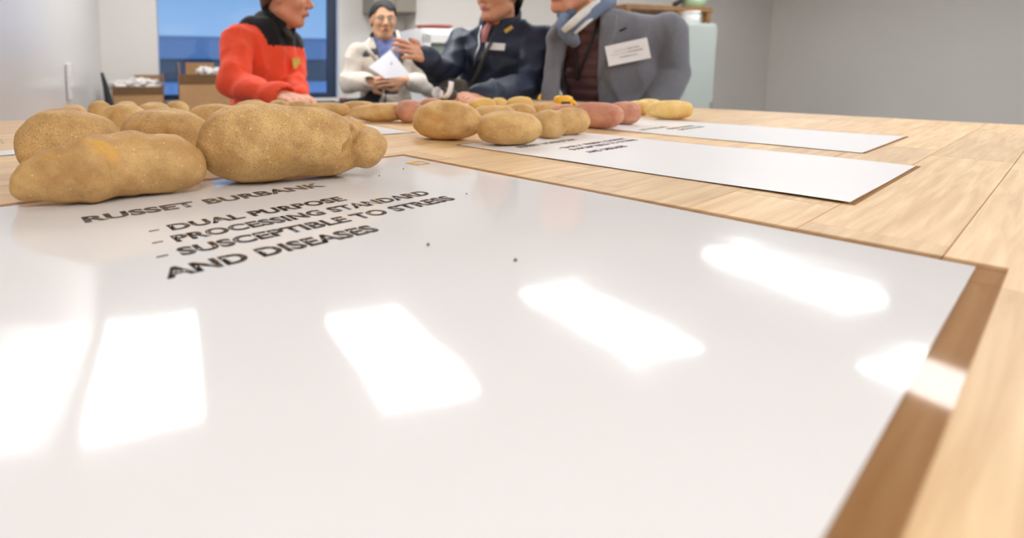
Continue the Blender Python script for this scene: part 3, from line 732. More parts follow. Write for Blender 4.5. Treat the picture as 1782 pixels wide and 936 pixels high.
def badge(p, obj, name, lat, up, wd, ht, th, m, roll=0, lift=.003, bevel=0):
    pt, n = on_chest(p, obj, lat, up); n = norm((n+p.tf*1.5))
    x = norm(Vector((0, 0, 1)).cross(n)); y = n.cross(x)
    Rm = Matrix((x, y, n)).transposed() @ Matrix.Rotation(roll, 3, 'Z')
    bm = bmesh.new(); add_box(bm, (0, 0, 0), (wd, ht, th), None, bevel)
    o = add(p, name, bm_mesh(bm, name), m); o.data.transform(Matrix.Translation(pt+n*lift) @ Rm.to_4x4())
    return o, pt+n*lift, Rm
def badge_lines(p, pt, Rm, rows, m):
    for (x0, y0, w_, h_) in rows:
        bm = bmesh.new(); add_box(bm, (x0, y0, .0012), (w_, h_, .0006)); o = add(p, 'printed_line', bm_mesh(bm, 'printed_line'), m)
        o.data.transform(Matrix.Translation(pt) @ Rm.to_4x4())
def chest_line(p, obj, name, pts, r, m, lift=.004):
    return own(p, tube(name, [(lambda h: h[0]+h[1]*lift)(on_chest(p, obj, a, b)) for a, b in pts], r, M[m], None, 6))
def collar(p, name, neck, top, r0, r1, th, m, tilt=.0, gap=0, droop=.0, vox=.005):
    """a standing collar: a shell round the neck, open by `gap` at the front"""
    neck, top = Vector(neck), Vector(top); ax = (top-neck).normalized(); tf, lf = p.tf, p.lf
    prim = [cap(neck-ax*.03, top+ax*.03, r0, r1, .01)]
    def cut(X, Y, Z):
        ux, uy, uz = X-neck.x, Y-neck.y, Z-neck.z
        h = ux*ax.x+uy*ax.y+uz*ax.z; L_ = (top-neck).length
        rx, ry, rz = ux-h*ax.x, uy-h*ax.y, uz-h*ax.z; rad = np.sqrt(rx*rx+ry*ry+rz*rz)
        fr = rx*tf.x+ry*tf.y; la = rx*lf.x+ry*lf.y
        rr = r0+(r1-r0)*np.clip((h+.03)/(L_+.06), 0, 1)
        inner = (rr-th)-rad
        c = np.maximum(inner, np.maximum(h-(L_+tilt*fr), -.02-h))
        if gap: c = np.maximum(c, np.where(fr > 0, gap+droop*np.maximum(h, 0)-np.abs(la), -.05))
        return c
    return add(p, name, sdf_mesh(name, prim, vox, cut=cut), m)

# --- man in the orange and black fleece
pa = person('man in orange-red fleece with black yoke, seen in profile, leaning on the table', (-0.3319, 2.2800, 1.2089), (-0.3599, 2.3200, 0.8940), (.88, -.47, 0), .178, 1.292,
            (-0.4057, 1.9800, 1.1211), (-0.1958, 1.7600, 1.0845), (-0.2114, 2.2500, 1.1083), (-0.1728, 2.0200, 1.0768), (-0.2386, 2.2500, 1.4738), (.97, -.22, -.10), (-0.2793, 2.2800, 1.3524), 'skin_a', 1.0,
            [hand_prims((-0.1958, 1.7600, 1.0845), Vector((-0.0942, 1.6000, 1.0777))-Vector((-0.1958, 1.7600, 1.0845)), (0, -.1, 1), -1, .28, 1.0), hand_prims((-0.1728, 2.0200, 1.0768), (.3, -.9, -.1), (0, 0, 1), 1, .4, 1.0)], 1.02)
lp = loc_fn(pa)
fl = sdf_mesh('fleece', pa.torso+pa.arms, .006, infl=.012, disp=folds(11, .012), cut=lambda X, Y, Z: np.maximum(.86-Z, np.maximum(-(( X-(-0.1872, 1.7500, 1.0850)[0])**2+(Y-(-0.1872, 1.7500, 1.0850)[1])**2+(Z-(-0.1872, 1.7500, 1.0850)[2])**2)**.5+.036, -1)))
def yoke(c):
    la, fw, up = lp(c[:, 0], c[:, 1], c[:, 2])
    return (up > .062) & (la > -.108-.33*(up-.062))
yk, rd = split_mesh(fl, yoke)
pa_y = add(pa, 'fleece_yoke', yk, 'fleece_black'); pa_y['label'] = 'black yoke of the fleece'
pa_j = add(pa, 'fleece', rd, 'fleece_red'); pa_j['label'] = 'orange-red fleece body and sleeves'
c1 = collar(pa, 'collar', (-0.2891, 2.2800, 1.3334), (-0.2654, 2.2700, 1.4083), .082, .072, .012, 'fleece_black', -.35, .012, .45)
hair(pa, 'hair_brown', .008, .070, .80)
own(pa, tube('undershirt', [(-0.2456, 2.2150, 1.3429), (-0.2269, 2.1900, 1.3228), (-0.2122, 2.1800, 1.3039)], [.012, .014, .008], M['liner'], None, 8))
bd_, pt, Rm = badge(pa, pa_j, 'embroidered_logo', .035, -.005, .052, .044, .003, 'gold', .12, .004, .004)

# --- man in the beige jacket
pb = person('black-haired man in open beige jacket over a blue shirt, holding a paper', (0.2620, 3.4200, 1.1800), (0.2670, 3.4400, 0.7373), (.12, -.99, 0), .185, 1.275,
            (0.0248, 3.3200, 1.0990), (0.1340, 3.1400, 1.1034), (0.5452, 3.3600, 1.0729), (0.3416, 3.1400, 1.1100), (0.2402, 3.4000, 1.4832), (.10, -.99, -.04), (0.2506, 3.4300, 1.3390), 'skin_b', .98,
            [hand_prims((0.1340, 3.1400, 1.1034), Vector((0.2977, 3.1000, 1.0944))-Vector((0.1340, 3.1400, 1.1034)), (-.1, -.9, .3), 1, .35, 1.0), hand_prims((0.3416, 3.1400, 1.1100), Vector((0.1636, 3.0700, 1.1214))-Vector((0.3416, 3.1400, 1.1100)), (.1, -.9, .3), -1, .35, 1.0)], 1.0)
lq = loc_fn(pb)
def vcut(lf_, off, w0, w1, ztop, zbot):      # opens a garment in a V from zbot up to ztop
    def f(X, Y, Z):
        la, fw, up = lf_(X, Y, Z)
        wd = w0+(w1-w0)*np.clip((up-zbot)/(ztop-zbot), 0, 1.3)
        return np.where((fw > 0) & (up > zbot-.02), np.minimum(wd-np.abs(la-off), up-zbot+.02), -.05)
    return f
def jcut(zmin, wr, extra=None, rad=.034):
    def f(X, Y, Z):
        c = zmin-Z
        for q in wr: c = np.maximum(c, rad-np.sqrt((X-q[0])**2+(Y-q[1])**2+(Z-q[2])**2))
        return np.maximum(c, extra(X, Y, Z)) if extra else c
    return f
add(pb, 'shirt', sdf_mesh('shirt', pb.torso, .007, infl=.002), 'shirt')
ln = add(pb, 'jacket_liner', sdf_mesh('jacket_liner', pb.torso, .006, infl=.011, cut=jcut(.9, [], vcut(lq, .0, .03, .085, .2, -.10))), 'liner')
pb_j = add(pb, 'jacket', sdf_mesh('jacket', pb.torso+pb.arms, .006, infl=.020, disp=folds(21, .014), cut=jcut(.84, [(0.1398, 3.1200, 1.1038), (0.3327, 3.1200, 1.1105)], vcut(lq, .012, .045, .10, .2, -.14))), 'beige')
collar(pb, 'collar', (0.2501, 3.4200, 1.3098), (0.2444, 3.4000, 1.3946), .098, .086, .014, 'liner', -.3, .045, .6, .006)
collar(pb, 'shirt_collar', (0.2507, 3.4300, 1.3318), (0.2459, 3.4200, 1.3958), .072, .066, .008, 'shirt', -.3, .008, .8, .005)
own(pb, tube('jacket_edge', [(0.3173, 3.3000, 1.4089), (0.3262, 3.2800, 1.3664), (0.3035, 3.2550, 1.3104), (0.2622, 3.2500, 1.2555)], [.010, .014, .013, .010], M['beige'], None, 8))
own(pb, tube('jacket_edge', [(0.1571, 3.3000, 1.3676), (0.1251, 3.2800, 1.3183), (0.1556, 3.2600, 1.2763), (0.1899, 3.2500, 1.2281)], [.008, .012, .012, .010], M['beige'], None, 8))
hair(pb, 'hair_black', .012, .074, .74, .006)
hp = [own(pb, tube('glasses', [pb.HP(.078, .0, .006), pb.HP(.055, .085, .008)], .0012, M['silver'], None, 6)), own(pb, tube('glasses', [pb.HP(-.078, .0, .006), pb.HP(-.055, .085, .008)], .0012, M['silver'], None, 6))]
for s in (-1, 1):
    own(pb, tube('glasses_rim', [pb.HP(s*.031+.022*math.cos(a*.524), .101, .001+.014*math.sin(a*.524)) for a in range(12)], .0012, M['silver'], None, 6, closed=True))
pp = slab('paper', [(0.1321, 3.0300, 1.1896), (0.2580, 3.0800, 1.2872), (0.3692, 3.0400, 1.1478), (0.2303, 3.0000, 1.1259)], (0, -1, .1), .002, M['paper'])
tag(pp, 'white sheet of paper held by the man in the beige jacket', 'paper')
pr = slab('printed_block', [(0.1843, 3.0400, 1.1897), (0.2470, 3.0600, 1.2382), (0.2687, 3.0450, 1.2090), (0.2061, 3.0250, 1.1608)], (0, -1, .1), .0005, M['print'], pp)
pr.matrix_parent_inverse = Matrix.Identity(4); pr.data.transform(Matrix.Translation((0, -.0026, 0)))
bg_ = tag(link('cloth_bag', sdf_mesh('cloth_bag', [cap((0.2031, 3.1700, 1.0689), (0.1766, 3.1700, 0.9637), .022, .034, .02, ((0, 1, 0), .6)), cap((0.1727, 3.1700, 1.0655), (0.1291, 3.1700, 0.9569), .020, .036, .02, ((0, 1, 0), .6)), cap((0.1223, 3.1700, 0.9433), (0.1904, 3.1700, 0.9365), .05, .05, .02, ((0, 1, 0), .6))], .005, disp=folds(3, .010)), None, None, M['black_cloth']), 'black cloth bag hanging below the hands of the man in beige', 'bag')
tb_ = tube('strap', [(0.2272, 3.1300, 1.0869), (0.2401, 3.1200, 1.0473), (0.2370, 3.1200, 1.0073), (0.2281, 3.1300, 0.9530)], .007, M['black_cloth'], bg_)
bk = tag(link('coat', sdf_mesh('coat', [cap((0.0000, 3.3000, 0.9478), (0.1114, 3.2500, 0.9792), .05, .035, .03), cap((0.0354, 3.3000, 0.8981), (0.1395, 3.2500, 0.9199), .06, .05, .03)], .008, disp=folds(4, .005)), None, None, M['black_cloth']), 'black coat draped low at the side of the man in beige', 'coat')

# --- man in the navy jacket
WRC, WLC = (0.3288, 2.1500, 1.2232), (0.5126, 1.9800, 1.0746)
pc = person('man in navy zip jacket gesturing with a raised hand, pink tie and glasses', (0.6954, 2.4400, 1.1929), (0.7218, 2.5000, 0.8718), (-.66, -.75, 0), .185, 1.288,
            (0.4322, 2.3600, 1.1650), WRC, (0.7629, 2.2200, 1.1140), WLC, (0.6775, 2.4000, 1.5033), (-.84, -.54, .03), (0.7005, 2.4400, 1.3747), 'skin_c', 1.0,
            [hand_prims(WRC, Vector((0.2008, 2.0600, 1.2712))-Vector(WRC), (.05, -.75, .6), 1, .22, 1.02, .35, .9), hand_prims(WLC, Vector((0.3862, 1.9000, 1.0789))-Vector(WLC), (0, -.4, .9), -1, .55, 1.0)], 1.03)
lc = loc_fn(pc)
pc_j = add(pc, 'jacket', sdf_mesh('jacket', pc.torso+pc.arms, .006, infl=.021, disp=folds(31, .016), cut=jcut(.86, [WRC, WLC], vcut(lc, 0, .004, .045, .24, .10), .036)), 'navy')
add(pc, 'shirt', sdf_mesh('shirt', pc.torso, .008, infl=.004), 'liner')
collar(pc, 'collar', (0.6882, 2.4300, 1.3435), (0.6932, 2.4200, 1.4234), .096, .084, .014, 'navy', -.45, .022, .5)
own(pc, tube('tie', [pc.C-pc.lf*.012+pc.tf*.080+Vector((0, 0, .185)), pc.C-pc.lf*.015+pc.tf*.108+Vector((0, 0, .15)), pc.C-pc.lf*.015+pc.tf*.122+Vector((0, 0, .10))], [.012, .016, .012], M['tie'], None, 8))
chest_line(pc, pc_j, 'zip', [(-.04, .175), (-.044, .13), (-.032, .09), (-.045, .04), (-.06, .0)], .004, 'silver')
chest_line(pc, pc_j, 'bag_strap', [(.02, .10), (.0, .05), (-.03, 0), (-.06, -.05), (-.09, -.10)], .010, 'leather')
o_, pt, Rm = badge(pc, pc_j, 'name_tag', .040, .082, .088, .030, .004, 'paper', -.08, .006, .0018); badge_lines(pc, pt, Rm, [(0, .002, .06, .010)], 'tie')
own(pc, slab('collar_embroidery', [(0.6774, 2.3150, 1.3454), (0.7086, 2.3150, 1.3647), (0.7163, 2.3150, 1.3527), (0.6851, 2.3150, 1.3309)], (0, -1, 0), .003, M['gold']))
hair(pc, 'hair_black', .010, .072, .80)
for s in (-1, 1):
    own(pc, tube('glasses_rim', [pc.HP(s*.031+.025*math.cos(a*.524), .103, .002+.017*math.sin(a*.524)) for a in range(12)], .0018, M['black'], None, 6, closed=True))
    own(pc, tube('glasses_arm', [pc.HP(s*.056, .100, .006), pc.HP(s*.079, .04, .008), pc.HP(s*.083, -.01, .006)], .002, M['black'], None, 6))
sb = tag(link('shoulder_bag', sdf_mesh('shoulder_bag', [cap((0.4283, 2.2800, 1.1122), (0.4830, 2.2400, 1.1086), .030, .030, .02, ((.3, .95, 0), .6)), cap((0.4291, 2.2800, 1.0684), (0.4840, 2.2400, 1.0656), .035, .035, .02, ((.3, .95, 0), .6))], .006), None, None, M['leather']), 'grey-brown shoulder bag at the hip of the man in navy', 'bag')
# rolled papers in his lower hand
rp = thing('rolled_papers', 'rolled printed papers with a white curled end, held above the table', 'paper', (0.3474, 1.9000, 1.0911))
ax_ = norm((.55, .80, -.12)); uu_ = norm(Vector((-.35, .1, .95))-ax_*ax_.dot(Vector((-.35, .1, .95)))); vv_ = uu_.cross(ax_)
pts = [(math.cos(1.2+i*.3)*(.005+.017*i/44), math.sin(1.2+i*.3)*(.005+.017*i/44)) for i in range(45)]
lx_, ly_ = pts[-1]
def sheet_roll(name, pts, z0, z1, m, th):
    bm = bmesh.new()
    r_ = [(bm.verts.new(vv_*x+uu_*y+ax_*z0), bm.verts.new(vv_*x+uu_*y+ax_*z1)) for x, y in pts]
    for i in range(len(r_)-1): bm.faces.new((r_[i][0], r_[i][1], r_[i+1][1], r_[i+1][0]))
    bmesh.ops.recalc_face_normals(bm, faces=bm.faces); bmesh.ops.solidify(bm, geom=bm.faces[:], thickness=th)
    return link(name, bm_mesh(bm, name, True), rp, None, m)
sheet_roll('roll', pts, -.05, .08, M['paper'], .0022)
sheet_roll('printed_cover', [(math.cos(a*.3)*.0245, math.sin(a*.3)*.0245) for a in range(22)], -.035, .082, M['liner'], .001)
sheet_roll('loose_flap', [(-.012, -.024), (-.026, -.020), (-.040, -.008), (-.050, .008), (-.056, .024)], -.055, -.015, M['paper'], .0022)

# --- man in the grey blazer
WRD, WLD = (1.1163, 2.3600, 0.9402), (1.1317, 1.9600, 1.0126)
pd = person('man in grey blazer over a maroon quilted vest with a blue scarf', (1.0329, 2.1200, 1.1845), (1.0693, 2.1600, 0.8432), (-.5, -.86, 0), .190, 1.312,
            (1.0066, 2.3600, 1.1299), WRD, (1.2216, 2.0200, 1.1672), WLD, (0.8539, 2.0700, 1.5077), (-.82, -.56, -.02), (0.9114, 2.1000, 1.3869), 'skin_a', 1.0,
            [hand_prims(WRD, (-.1, -.1, -1), (-.8, .3, 0), 1, .3), hand_prims(WLD, (-.3, -.1, -1), (.8, -.3, 0), -1, .3)], .97)
pd.arms[0]['a'] = pd.arms[0]['a']+np.array(pd.lf*.045-pd.tf*.04, dtype=np.float32); pd.arms[0]['ra'] = .044
for q_ in pd.arms[2:]: q_['k'] = .004
ld = loc_fn(pd)
def quilt(X, Y, Z):
    la, fw, up = ld(X, Y, Z)
    return .007*np.abs(np.sin(up*math.pi/.042))**.6-.006
add(pd, 'vest', sdf_mesh('vest', pd.torso, .005, infl=.013, disp=quilt, cut=lambda X, Y, Z: .92-Z), 'vest')
def bl_cut(X, Y, Z):
    la, fw, up = ld(X, Y, Z)
    wd_r = .11+.02*np.clip(-up*2, 0, 1)
    wl_ = .075-.055*np.clip((up-.05)/.2, 0, 1)+.05*np.clip(-up*3, 0, 1)
    m_ = np.minimum(la+.158-.035*np.clip(up/.2, 0, 1), -.025+.0*la+.03*np.clip(-up*4-.3, 0, 1)-la)
    return np.where(fw > 0, m_, -.05)
pd_j = add(pd, 'blazer', sdf_mesh('blazer', pd.torso+pd.arms+[cap((0.8292, 2.1300, 1.3011), (0.7884, 2.0600, 0.9707), .012, .022, .02)], .006, infl=.022, disp=folds(41, .008), cut=jcut(.80, [], bl_cut)), 'blazer')
def lap_cut(X, Y, Z):
    la, fw, up = ld(X, Y, Z)
    e = -.025
    wdt = .055*np.clip((up+.06)/.2, 0, 1)
    m_ = np.maximum(e-la, la-(e+wdt))
    return np.where((fw > 0) & (up > -.06), np.maximum(m_, up-.20), .05)
add(pd, 'lapel', sdf_mesh('lapel', pd.torso, .006, infl=.033, disp=folds(41, .002), cut=lap_cut), 'blazer')
chest_line(pd, pd_j, 'buttonhole', [(.040, .135), (.060, .145)], .004, 'black')
vest_o = [o for o in COL.objects if o.name.startswith('vest')][0]
chest_line(pd, vest_o, 'lanyard_cord', [(-.035, .16), (-.05, .10), (-.07, .04), (-.090, -.03), (-.094, -.05), (-.098, -.02), (-.104, .04), (-.106, .10)], .005, 'black', .008)
own(pd, tube('scarf', [(1.0293, 2.1200, 1.4371), (0.9333, 1.9900, 1.4090), (0.8618, 1.9250, 1.3696), (0.8103, 1.9050, 1.3320), (0.7773, 1.9100, 1.3045)], [.024, .026, .027, .026, .020], M['scarf_blue'], None, 12))
own(pd, tube('scarf_stripe', [(0.9781, 2.0600, 1.4383), (0.9046, 1.9650, 1.4163), (0.8301, 1.8950, 1.3745), (0.7835, 1.8800, 1.3359), ((0.7568, 1.8850, 1.3108))], [.010, .013, .014, .014, .010], M['scarf_white'], None, 10))
own(pd, tube('scarf_stripe', [(0.9868, 2.0400, 1.4148), (0.9029, 1.9400, 1.3792), (0.8352, 1.8850, 1.3383), (0.7927, 1.8750, 1.3022)], [.006, .007, .007, .006], M['scarf_white'], None, 8))
own(pd, tube('scarf_loop', [(0.7969, 1.9800, 1.3709), (0.7817, 1.9500, 1.3437), (0.7771, 1.9150, 1.3089), (0.7940, 1.9050, 1.2883), (0.8153, 1.9100, 1.2645)], [.018, .022, .026, .026, .016], M['scarf_blue'], None, 10))
own(pd, tube('scarf_back', [(0.8128, 2.0200, 1.3790), (0.9311, 2.1600, 1.4330), (1.0171, 2.2000, 1.4514), (1.0293, 2.1200, 1.4371)], .028, M['scarf_blue'], None, 10))
o_, pt, Rm = badge(pd, pd_j, 'name_badge', .070, .055, .138, .075, .003, 'paper', .22, .026, 0); badge_lines(pd, pt, Rm, [(0, .012, .08, .004), (0, 0, .10, .004), (0, -.014, .06, .004)], 'print')
hair(pd, 'hair_brown', .008, .075, .80)

# ------------------------------------------------------------------ things on the table
tm = thing('tape_measure', 'yellow tape measure standing among the pink potatoes', 'tape measure', (0.5536, 1.3600, 1.0901)); tm.location.z = TABLE_Z
hh = .052
bm = bmesh.new(); add_box(bm, (0, 0, hh/2+.001), (.046, .03, hh), None, .010); link('case', bm_mesh(bm, 'case', True), tm, None, M['yellow'])
box('label_plate', (0, -.0155, hh*.6), (.022, .002, .014), M['black'], tm)
tube('lock_tab', [(.022, 0, hh*.75), (.031, 0, hh*.62), (.026, 0, hh*.45)], .006, M['yellow'], tm)
for i, (x, y, r_) in enumerate(((0.0385, 0.5908, 0.00070), (0.0699, 0.6319, 0.00070), (0.0564, 0.3535, 0.00100), (0.1063, 0.3242, 0.00100), (0.1162, 0.5031, 0.00070))):
    bm = bmesh.new(); bmesh.ops.create_icosphere(bm, subdivisions=2, radius=1); o_ = Vector((i*3.3, 1, 2))
    for v in bm.verts: v.co *= r_*(1+.4*noise.noise(v.co*1.5+o_))
    tag(link('soil_crumb', bm_mesh(bm, 'soil_crumb', True), None, (x, y, TABLE_Z+.0012+r_*.7), M['hair_brown']), ('tiny soil crumb beside the knobbed russet', 'tiny soil crumb below the orange logo', 'tiny soil crumb right of the last printed line', 'soil crumb nearest the lamp reflection', 'tiny soil crumb right of the word STRESS')[i], 'crumb', 'soil crumbs on the front poster')
# ------------------------------------------------------------------ back of the room
CZ = .80
ct = thing('back_counter', 'pale work counter along the back wall under the window', 'counter', RM(1.35, .33, 0), RA)
box('counter_top', (0, 0, CZ-.02), (2.6, .62, .04), M['pale_grey'], ct)
for x in (-1.26, 0, 1.26): box('leg_panel', (x, .02, (CZ-.04)/2), (.04, .56, CZ-.04), M['pale_grey'], ct)
def carton(label, s0, s1, n0, n1, z1, flaps, seed):
    t = thing('cardboard_box', label, 'box', RM((s0+s1)/2, (n0+n1)/2, CZ), RA); w_, d_, h_ = s1-s0, n1-n0, z1-CZ; th = .006
    for nm, c, s in (('front_panel', (0, -d_/2, h_/2), (w_, th, h_)), ('back_panel', (0, d_/2, h_/2), (w_, th, h_)), ('side_panel', (-w_/2, 0, h_/2), (th, d_, h_)), ('side_panel', (w_/2, 0, h_/2), (th, d_, h_)), ('base_panel', (0, 0, th/2), (w_, d_, th))):
        box(nm, c, s, M['card'], t)
    for nm, c, s, R in flaps(w_, d_, h_): box(nm, c, s, M['card_in'] if nm == 'folded_flap' else M['card'], t, R)
    return t, w_, d_, h_
def crumple(label, c, r, seed, m='scrap'):
    bm = bmesh.new(); bmesh.ops.create_icosphere(bm, subdivisions=3, radius=1); o = Vector((seed*3.1, seed*1.7, 0))
    for v in bm.verts:
        k = 1+.35*noise.noise(v.co*2.2+o)+.2*noise.noise(v.co*5+o); v.co = Vector((v.co.x*r[0], v.co.y*r[1], v.co.z*r[2]))*k
    o = link('paper_scrap', bm_mesh(bm, 'paper_scrap'), None, c, M[m]); o.rotation_euler = (0, 0, RA)
    return tag(o, label, 'paper')
RY = lambda a: Matrix.Rotation(a, 4, 'Y'); RX = lambda a: Matrix.Rotation(a, 4, 'X')
n1 = .12; z1 = 1.04
f1 = lambda w_, d_, h_: [('folded_flap', (0, -d_/2-.012, h_-.028), (w_, .006, .06), RX(.25)), ('side_flap', (w_/2+.005, 0, h_+.05), (.006, d_, .11), RY(-.12)), ('back_flap', (.06, d_/2, h_+.045), (w_*.6, .006, .09), None)]
carton('open cardboard box at far left heaped with white packing paper', 0.1277, 0.4947, n1, .55, z1, f1, 1)
f2 = lambda w_, d_, h_: [('folded_flap', (0, -d_/2-.015, h_-.035), (w_, .006, .075), RX(.25)), ('side_flap', (-w_/2, 0, h_+.045), (.006, d_, .10), RY(-.1)), ('back_flap', (-.06, d_/2, h_+.05), (w_*.5, .006, .10), None)]
carton('larger open cardboard box in front of the window behind the orange fleece', 0.6200, 1.1024, n1, .56, 1.135, f2, 2)
for i, (sx, n, z, r) in enumerate(((0.1810, .40, z1+.005, (.09, .09, .05)), (0.3018, .42, z1+.02, (.085, .09, .05)), (0.4087, .38, z1+.01, (.08, .08, .05)))): 
    crumple(('left heap of white paper in the far left box', 'middle heap of white paper in the far left box', 'right heap of white paper in the far left box')[i], RM((sx), n, z), r, i+1)
for i, (sx, n, z, r) in enumerate(((0.8286, .40, 1.16, (.07, .07, .04)), (0.9348, .36, 1.155, (.07, .08, .035)))):
    crumple(('white paper tuft at the middle of the larger box', 'white paper tuft by the orange sleeve in the larger box')[i], RM(sx, n, z), r, i+7)
bl = tube('black_strap', [RM(0.0535, .5, 1.15), RM(0.0760, .52, 1.06), RM(0.1003, .56, .94), RM(0.1305, .58, CZ+.03)], [.012, .02, .032, .025], M['black_cloth'])
tag(bl, 'dark strap leaning beside the far left box', 'strap')
sp = thing('spray_bottle', 'clear spray bottle with yellow nozzle by the orange sleeve', 'bottle', RM(1.6616, .45, CZ), RA)
tube('bottle', [(0, 0, 0), (0, 0, .15), (0, 0, .19), (0, 0, .22)], [.035, .035, .016, .014], M['white_plastic'], sp, 16)
tube('nozzle', [(0, 0, .22), (0, 0, .25), (-.01, 0, .275)], [.02, .018, .014], M['yellow'], sp, 12); tube('trigger', [(.0, 0, .25), (.03, -.01, .225)], .007, M['yellow'], sp, 8)
tr = thing('tray', 'low grey tray on the counter right of the spray bottle', 'tray', RM(1.8208, .4, CZ), RA)
box('tray_base', (0, 0, .01), (.30, .25, .02), M['leather'], tr, None, .004)
for c, s in (((0, .12, .05), (.30, .012, .08)), ((0, -.12, .05), (.30, .012, .08)), ((.144, 0, .05), (.012, .25, .08)), ((-.144, 0, .05), (.012, .25, .08))): box('tray_side', c, s, M['leather'], tr)
jr = thing('jar', 'small orange capped jar on the counter left of the beige jacket', 'jar', RM(2.0303, .4, CZ), RA)
tube('jar_body', [(0, 0, 0), (0, 0, .09)], .035, M['card'], jr, 14); tube('lid', [(0, 0, .09), (0, 0, .12)], .037, M['red'], jr, 14)
# outlet on the left wall, and the grey box by the window
ou = thing('wall_switch', 'white vertical switch plate on the glossy left wall', 'switch', RM(.004, 1.66, 1.11), RA)
box('plate', (.006, 0, 0), (.012, .10, .20), M['white_enamel'], ou, None, .003); box('rocker', (.014, 0, 0), (.006, .03, .07), M['white_plastic'], ou)
ob = thing('wall_outlet', 'grey outlet box on the back wall right of the window', 'outlet', RM(2.2123, .02, 1.21), RA)
box('back_box', (0, 0, 0), (.07, .03, .13), M['taupe'], ob, None, .004); box('cover_plate', (0, -.017, 0), (.06, .006, .12), M['liner'], ob)
pi = tube('conduit', [RM(WS1+.03, .03, .97), RM(2.2123-.02, .03, .97)], .012, M['jamb']); tag(pi, 'short pale conduit on the wall beside the window', 'pipe')
# overhead cabinet in the recess
hc = thing('wall_cabinet', 'taupe overhead cabinet high on the back wall beside the black-haired man', 'cabinet', RM((2.3571+2.7894)/2, .15, 2.1), RA)
cw = 2.7894-2.3571
box('cabinet_body', (0, 0, .0), (cw, .29, .78), M['taupe'], hc)
box('door', (-cw/4, -.153, 0), (cw/2-.006, .016, .77), M['taupe'], hc); box('door', (cw/4, -.153, 0), (cw/2-.006, .016, .77), M['taupe'], hc)
# tall pale pilaster right of it
struct(rbox('trim_1', 2.8132, 2.8132+.9, 0, .25, 0, ROOM_H, M['wall']))
# glass-fronted white fridge with a red tray on top
fs0, fs1, fn = 2.3566, 2.8213, 1.35
fr = thing('glass_door_fridge', 'white upright fridge with a glass door behind the raised hand', 'fridge', RM((fs0+fs1)/2, fn-.32, 0), RA)
fw_, fz = fs1-fs0, 1.485
box('cabinet_body', (0, .02, fz/2), (fw_, .60, fz), M['white_enamel'], fr, None, .008)
bm = bmesh.new(); fd = .05
for c, s in (((-fw_/2+.025, 0, 0), (.05, fd, fz-.1)), ((fw_/2-.025, 0, 0), (.05, fd, fz-.1)), ((0, 0, fz/2-.08), (fw_, fd, .06)), ((0, 0, -fz/2+.09), (fw_, fd, .08))): add_box(bm, c, s)
dr = link('door', bm_mesh(bm, 'fridge_door'), fr, (0, -.31, fz/2), M['white_enamel'])
box('door_glass', (0, .005, 0), (fw_-.1, .012, fz-.24), M['door_glass'], dr)
for z in (.28, .0, -.28): box('shelf_edge', (0, -.004, z+.12), (fw_-.1, .016, .018), M['white_enamel'], dr)
rt = thing('red_tray', 'flat dark red tray on top of the white fridge', 'tray', RM((fs0+fs1)/2-.02, fn-.25, fz), RA)
bm = bmesh.new(); bmesh.ops.create_cone(bm, cap_ends=True, segments=24, radius1=.11, radius2=.15, depth=.03); bmesh.ops.scale(bm, vec=(1, .8, 1), verts=bm.verts)
link('tray_body', bm_mesh(bm, 'tray_body'), rt, (0, 0, .015), M['red']); 
bm = bmesh.new(); bmesh.ops.create_cone(bm, cap_ends=True, segments=24, radius1=.155, radius2=.15, depth=.008); bmesh.ops.scale(bm, vec=(1, .8, 1), verts=bm.verts)
link('rim', bm_mesh(bm, 'rim'), rt, (0, 0, .034), M['red'])
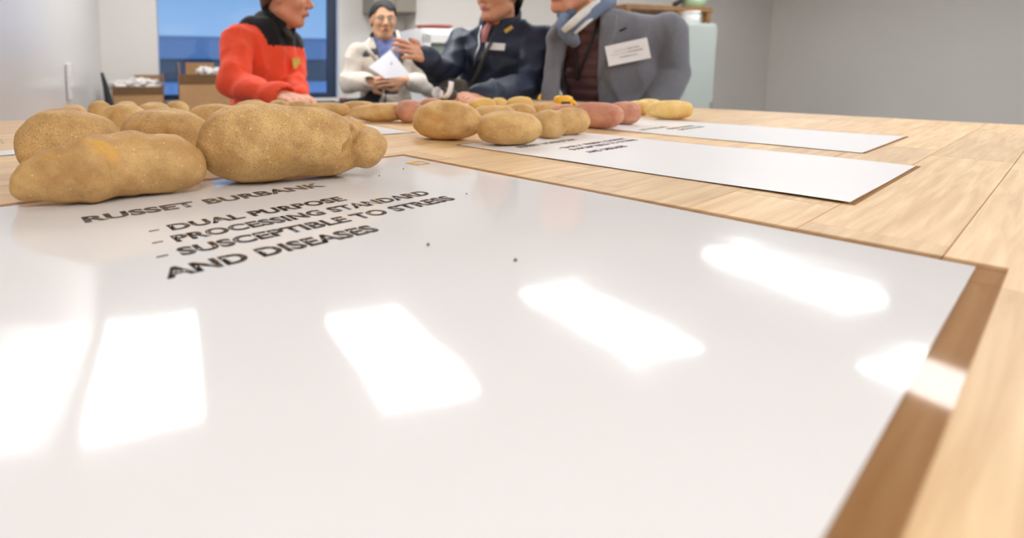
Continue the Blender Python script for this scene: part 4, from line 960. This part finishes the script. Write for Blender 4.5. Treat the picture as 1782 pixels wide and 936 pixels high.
# side counter with yellow bin between the navy and grey men
sc_ = thing('side_counter', 'white side counter between the navy jacket and the grey blazer', 'counter', RM(4.0382, .4, 0), RA)
box('cabinet_body', (0, 0, .42), (1.3, .72, .84), M['pale_grey'], sc_); box('counter_top', (0, -.01, .86), (1.34, .76, .04), M['white_enamel'], sc_)
for x in (-.42, 0, .42):
    d_ = box('drawer', (x, -.37, .70), (.40, .02, .2), M['white_enamel'], sc_); box('handle', (0, -.02, 0), (.14, .016, .012), M['silver'], d_)
yb = thing('yellow_bin', 'yellow bin on the white side counter', 'bin', RM(4.0700, .45, .88), RA)
bm = bmesh.new(); add_box(bm, (0, 0, .08), (.30, .22, .16), None, .012); link('bin_body', bm_mesh(bm, 'bin_body'), yb, None, M['yellow'])
box('bin_rim', (0, 0, .165), (.32, .24, .014), M['yellow'], yb)
# wooden shelf rack at the far right
q0, q1 = 4.7012, 5.8087
ra = thing('shelf_rack', 'brown wooden shelf rack behind the grey blazer at right', 'shelf', RM((q0+q1)/2, .65, 0), RA); qw = q1-q0
box('shelf_board', (0, 0, 1.775), (qw, .5, .045), M['brown_wood'], ra)
for x in (-qw/2+.04, .12, qw/2-.04): box('post', (x, -.22, .875), (.05, .05, 1.75), M['brown_wood'], ra)
box('shelf_board', (0, 0, 1.0), (qw, .5, .035), M['brown_wood'], ra)
pb2 = thing('white_canister', 'white canister on the pale green cabinet under the wooden shelf', 'canister', RM(5.3009, 1.08, 1.60), RA)
tube('canister_body', [(0, 0, 0), (0, 0, .10)], .075, M['white_plastic'], pb2, 20); tube('lid', [(0, 0, .10), (0, 0, .125)], .079, M['white_enamel'], pb2, 20)
gt = thing('green_tub', 'pale green tub on top of the wooden rack', 'tub', RM(5.7236, .75, 1.7975), RA)
tube('tub_body', [(0, 0, 0), (0, 0, .16)], [.10, .12], mat('pale_green_plastic', srgb(186, 214, 176), .5), gt, 18); tube('rim', [(0, 0, .155), (0, 0, .17)], .125, M['white_plastic'], gt, 18)
lm = tube('black_lamp_arm', [RM(5.4705, .75, 1.83), RM(5.5488, .75, 1.87), RM(5.5962, .75, 1.93)], .026, M['black']); tag(lm, 'black angled piece on the wooden rack beside the green tub', 'lamp')
pcm = mat('pale_green_panel', srgb(196, 204, 198), .4)
gp = thing('pale_cabinet', 'pale green cabinet behind the elbow of the grey blazer', 'cabinet', RM((5.0664+5.4174)/2, 1.1, 0), RA)
gw = 5.4174-5.0664
box('cabinet_body', (0, 0, .80), (gw, .30, 1.60), pcm, gp, None, .004); gd = box('door', (0, -.158, .80), (gw-.01, .016, 1.56), pcm, gp); box('handle', (gw/2-.03, -.02, 0), (.014, .02, .14), M['silver'], gd)
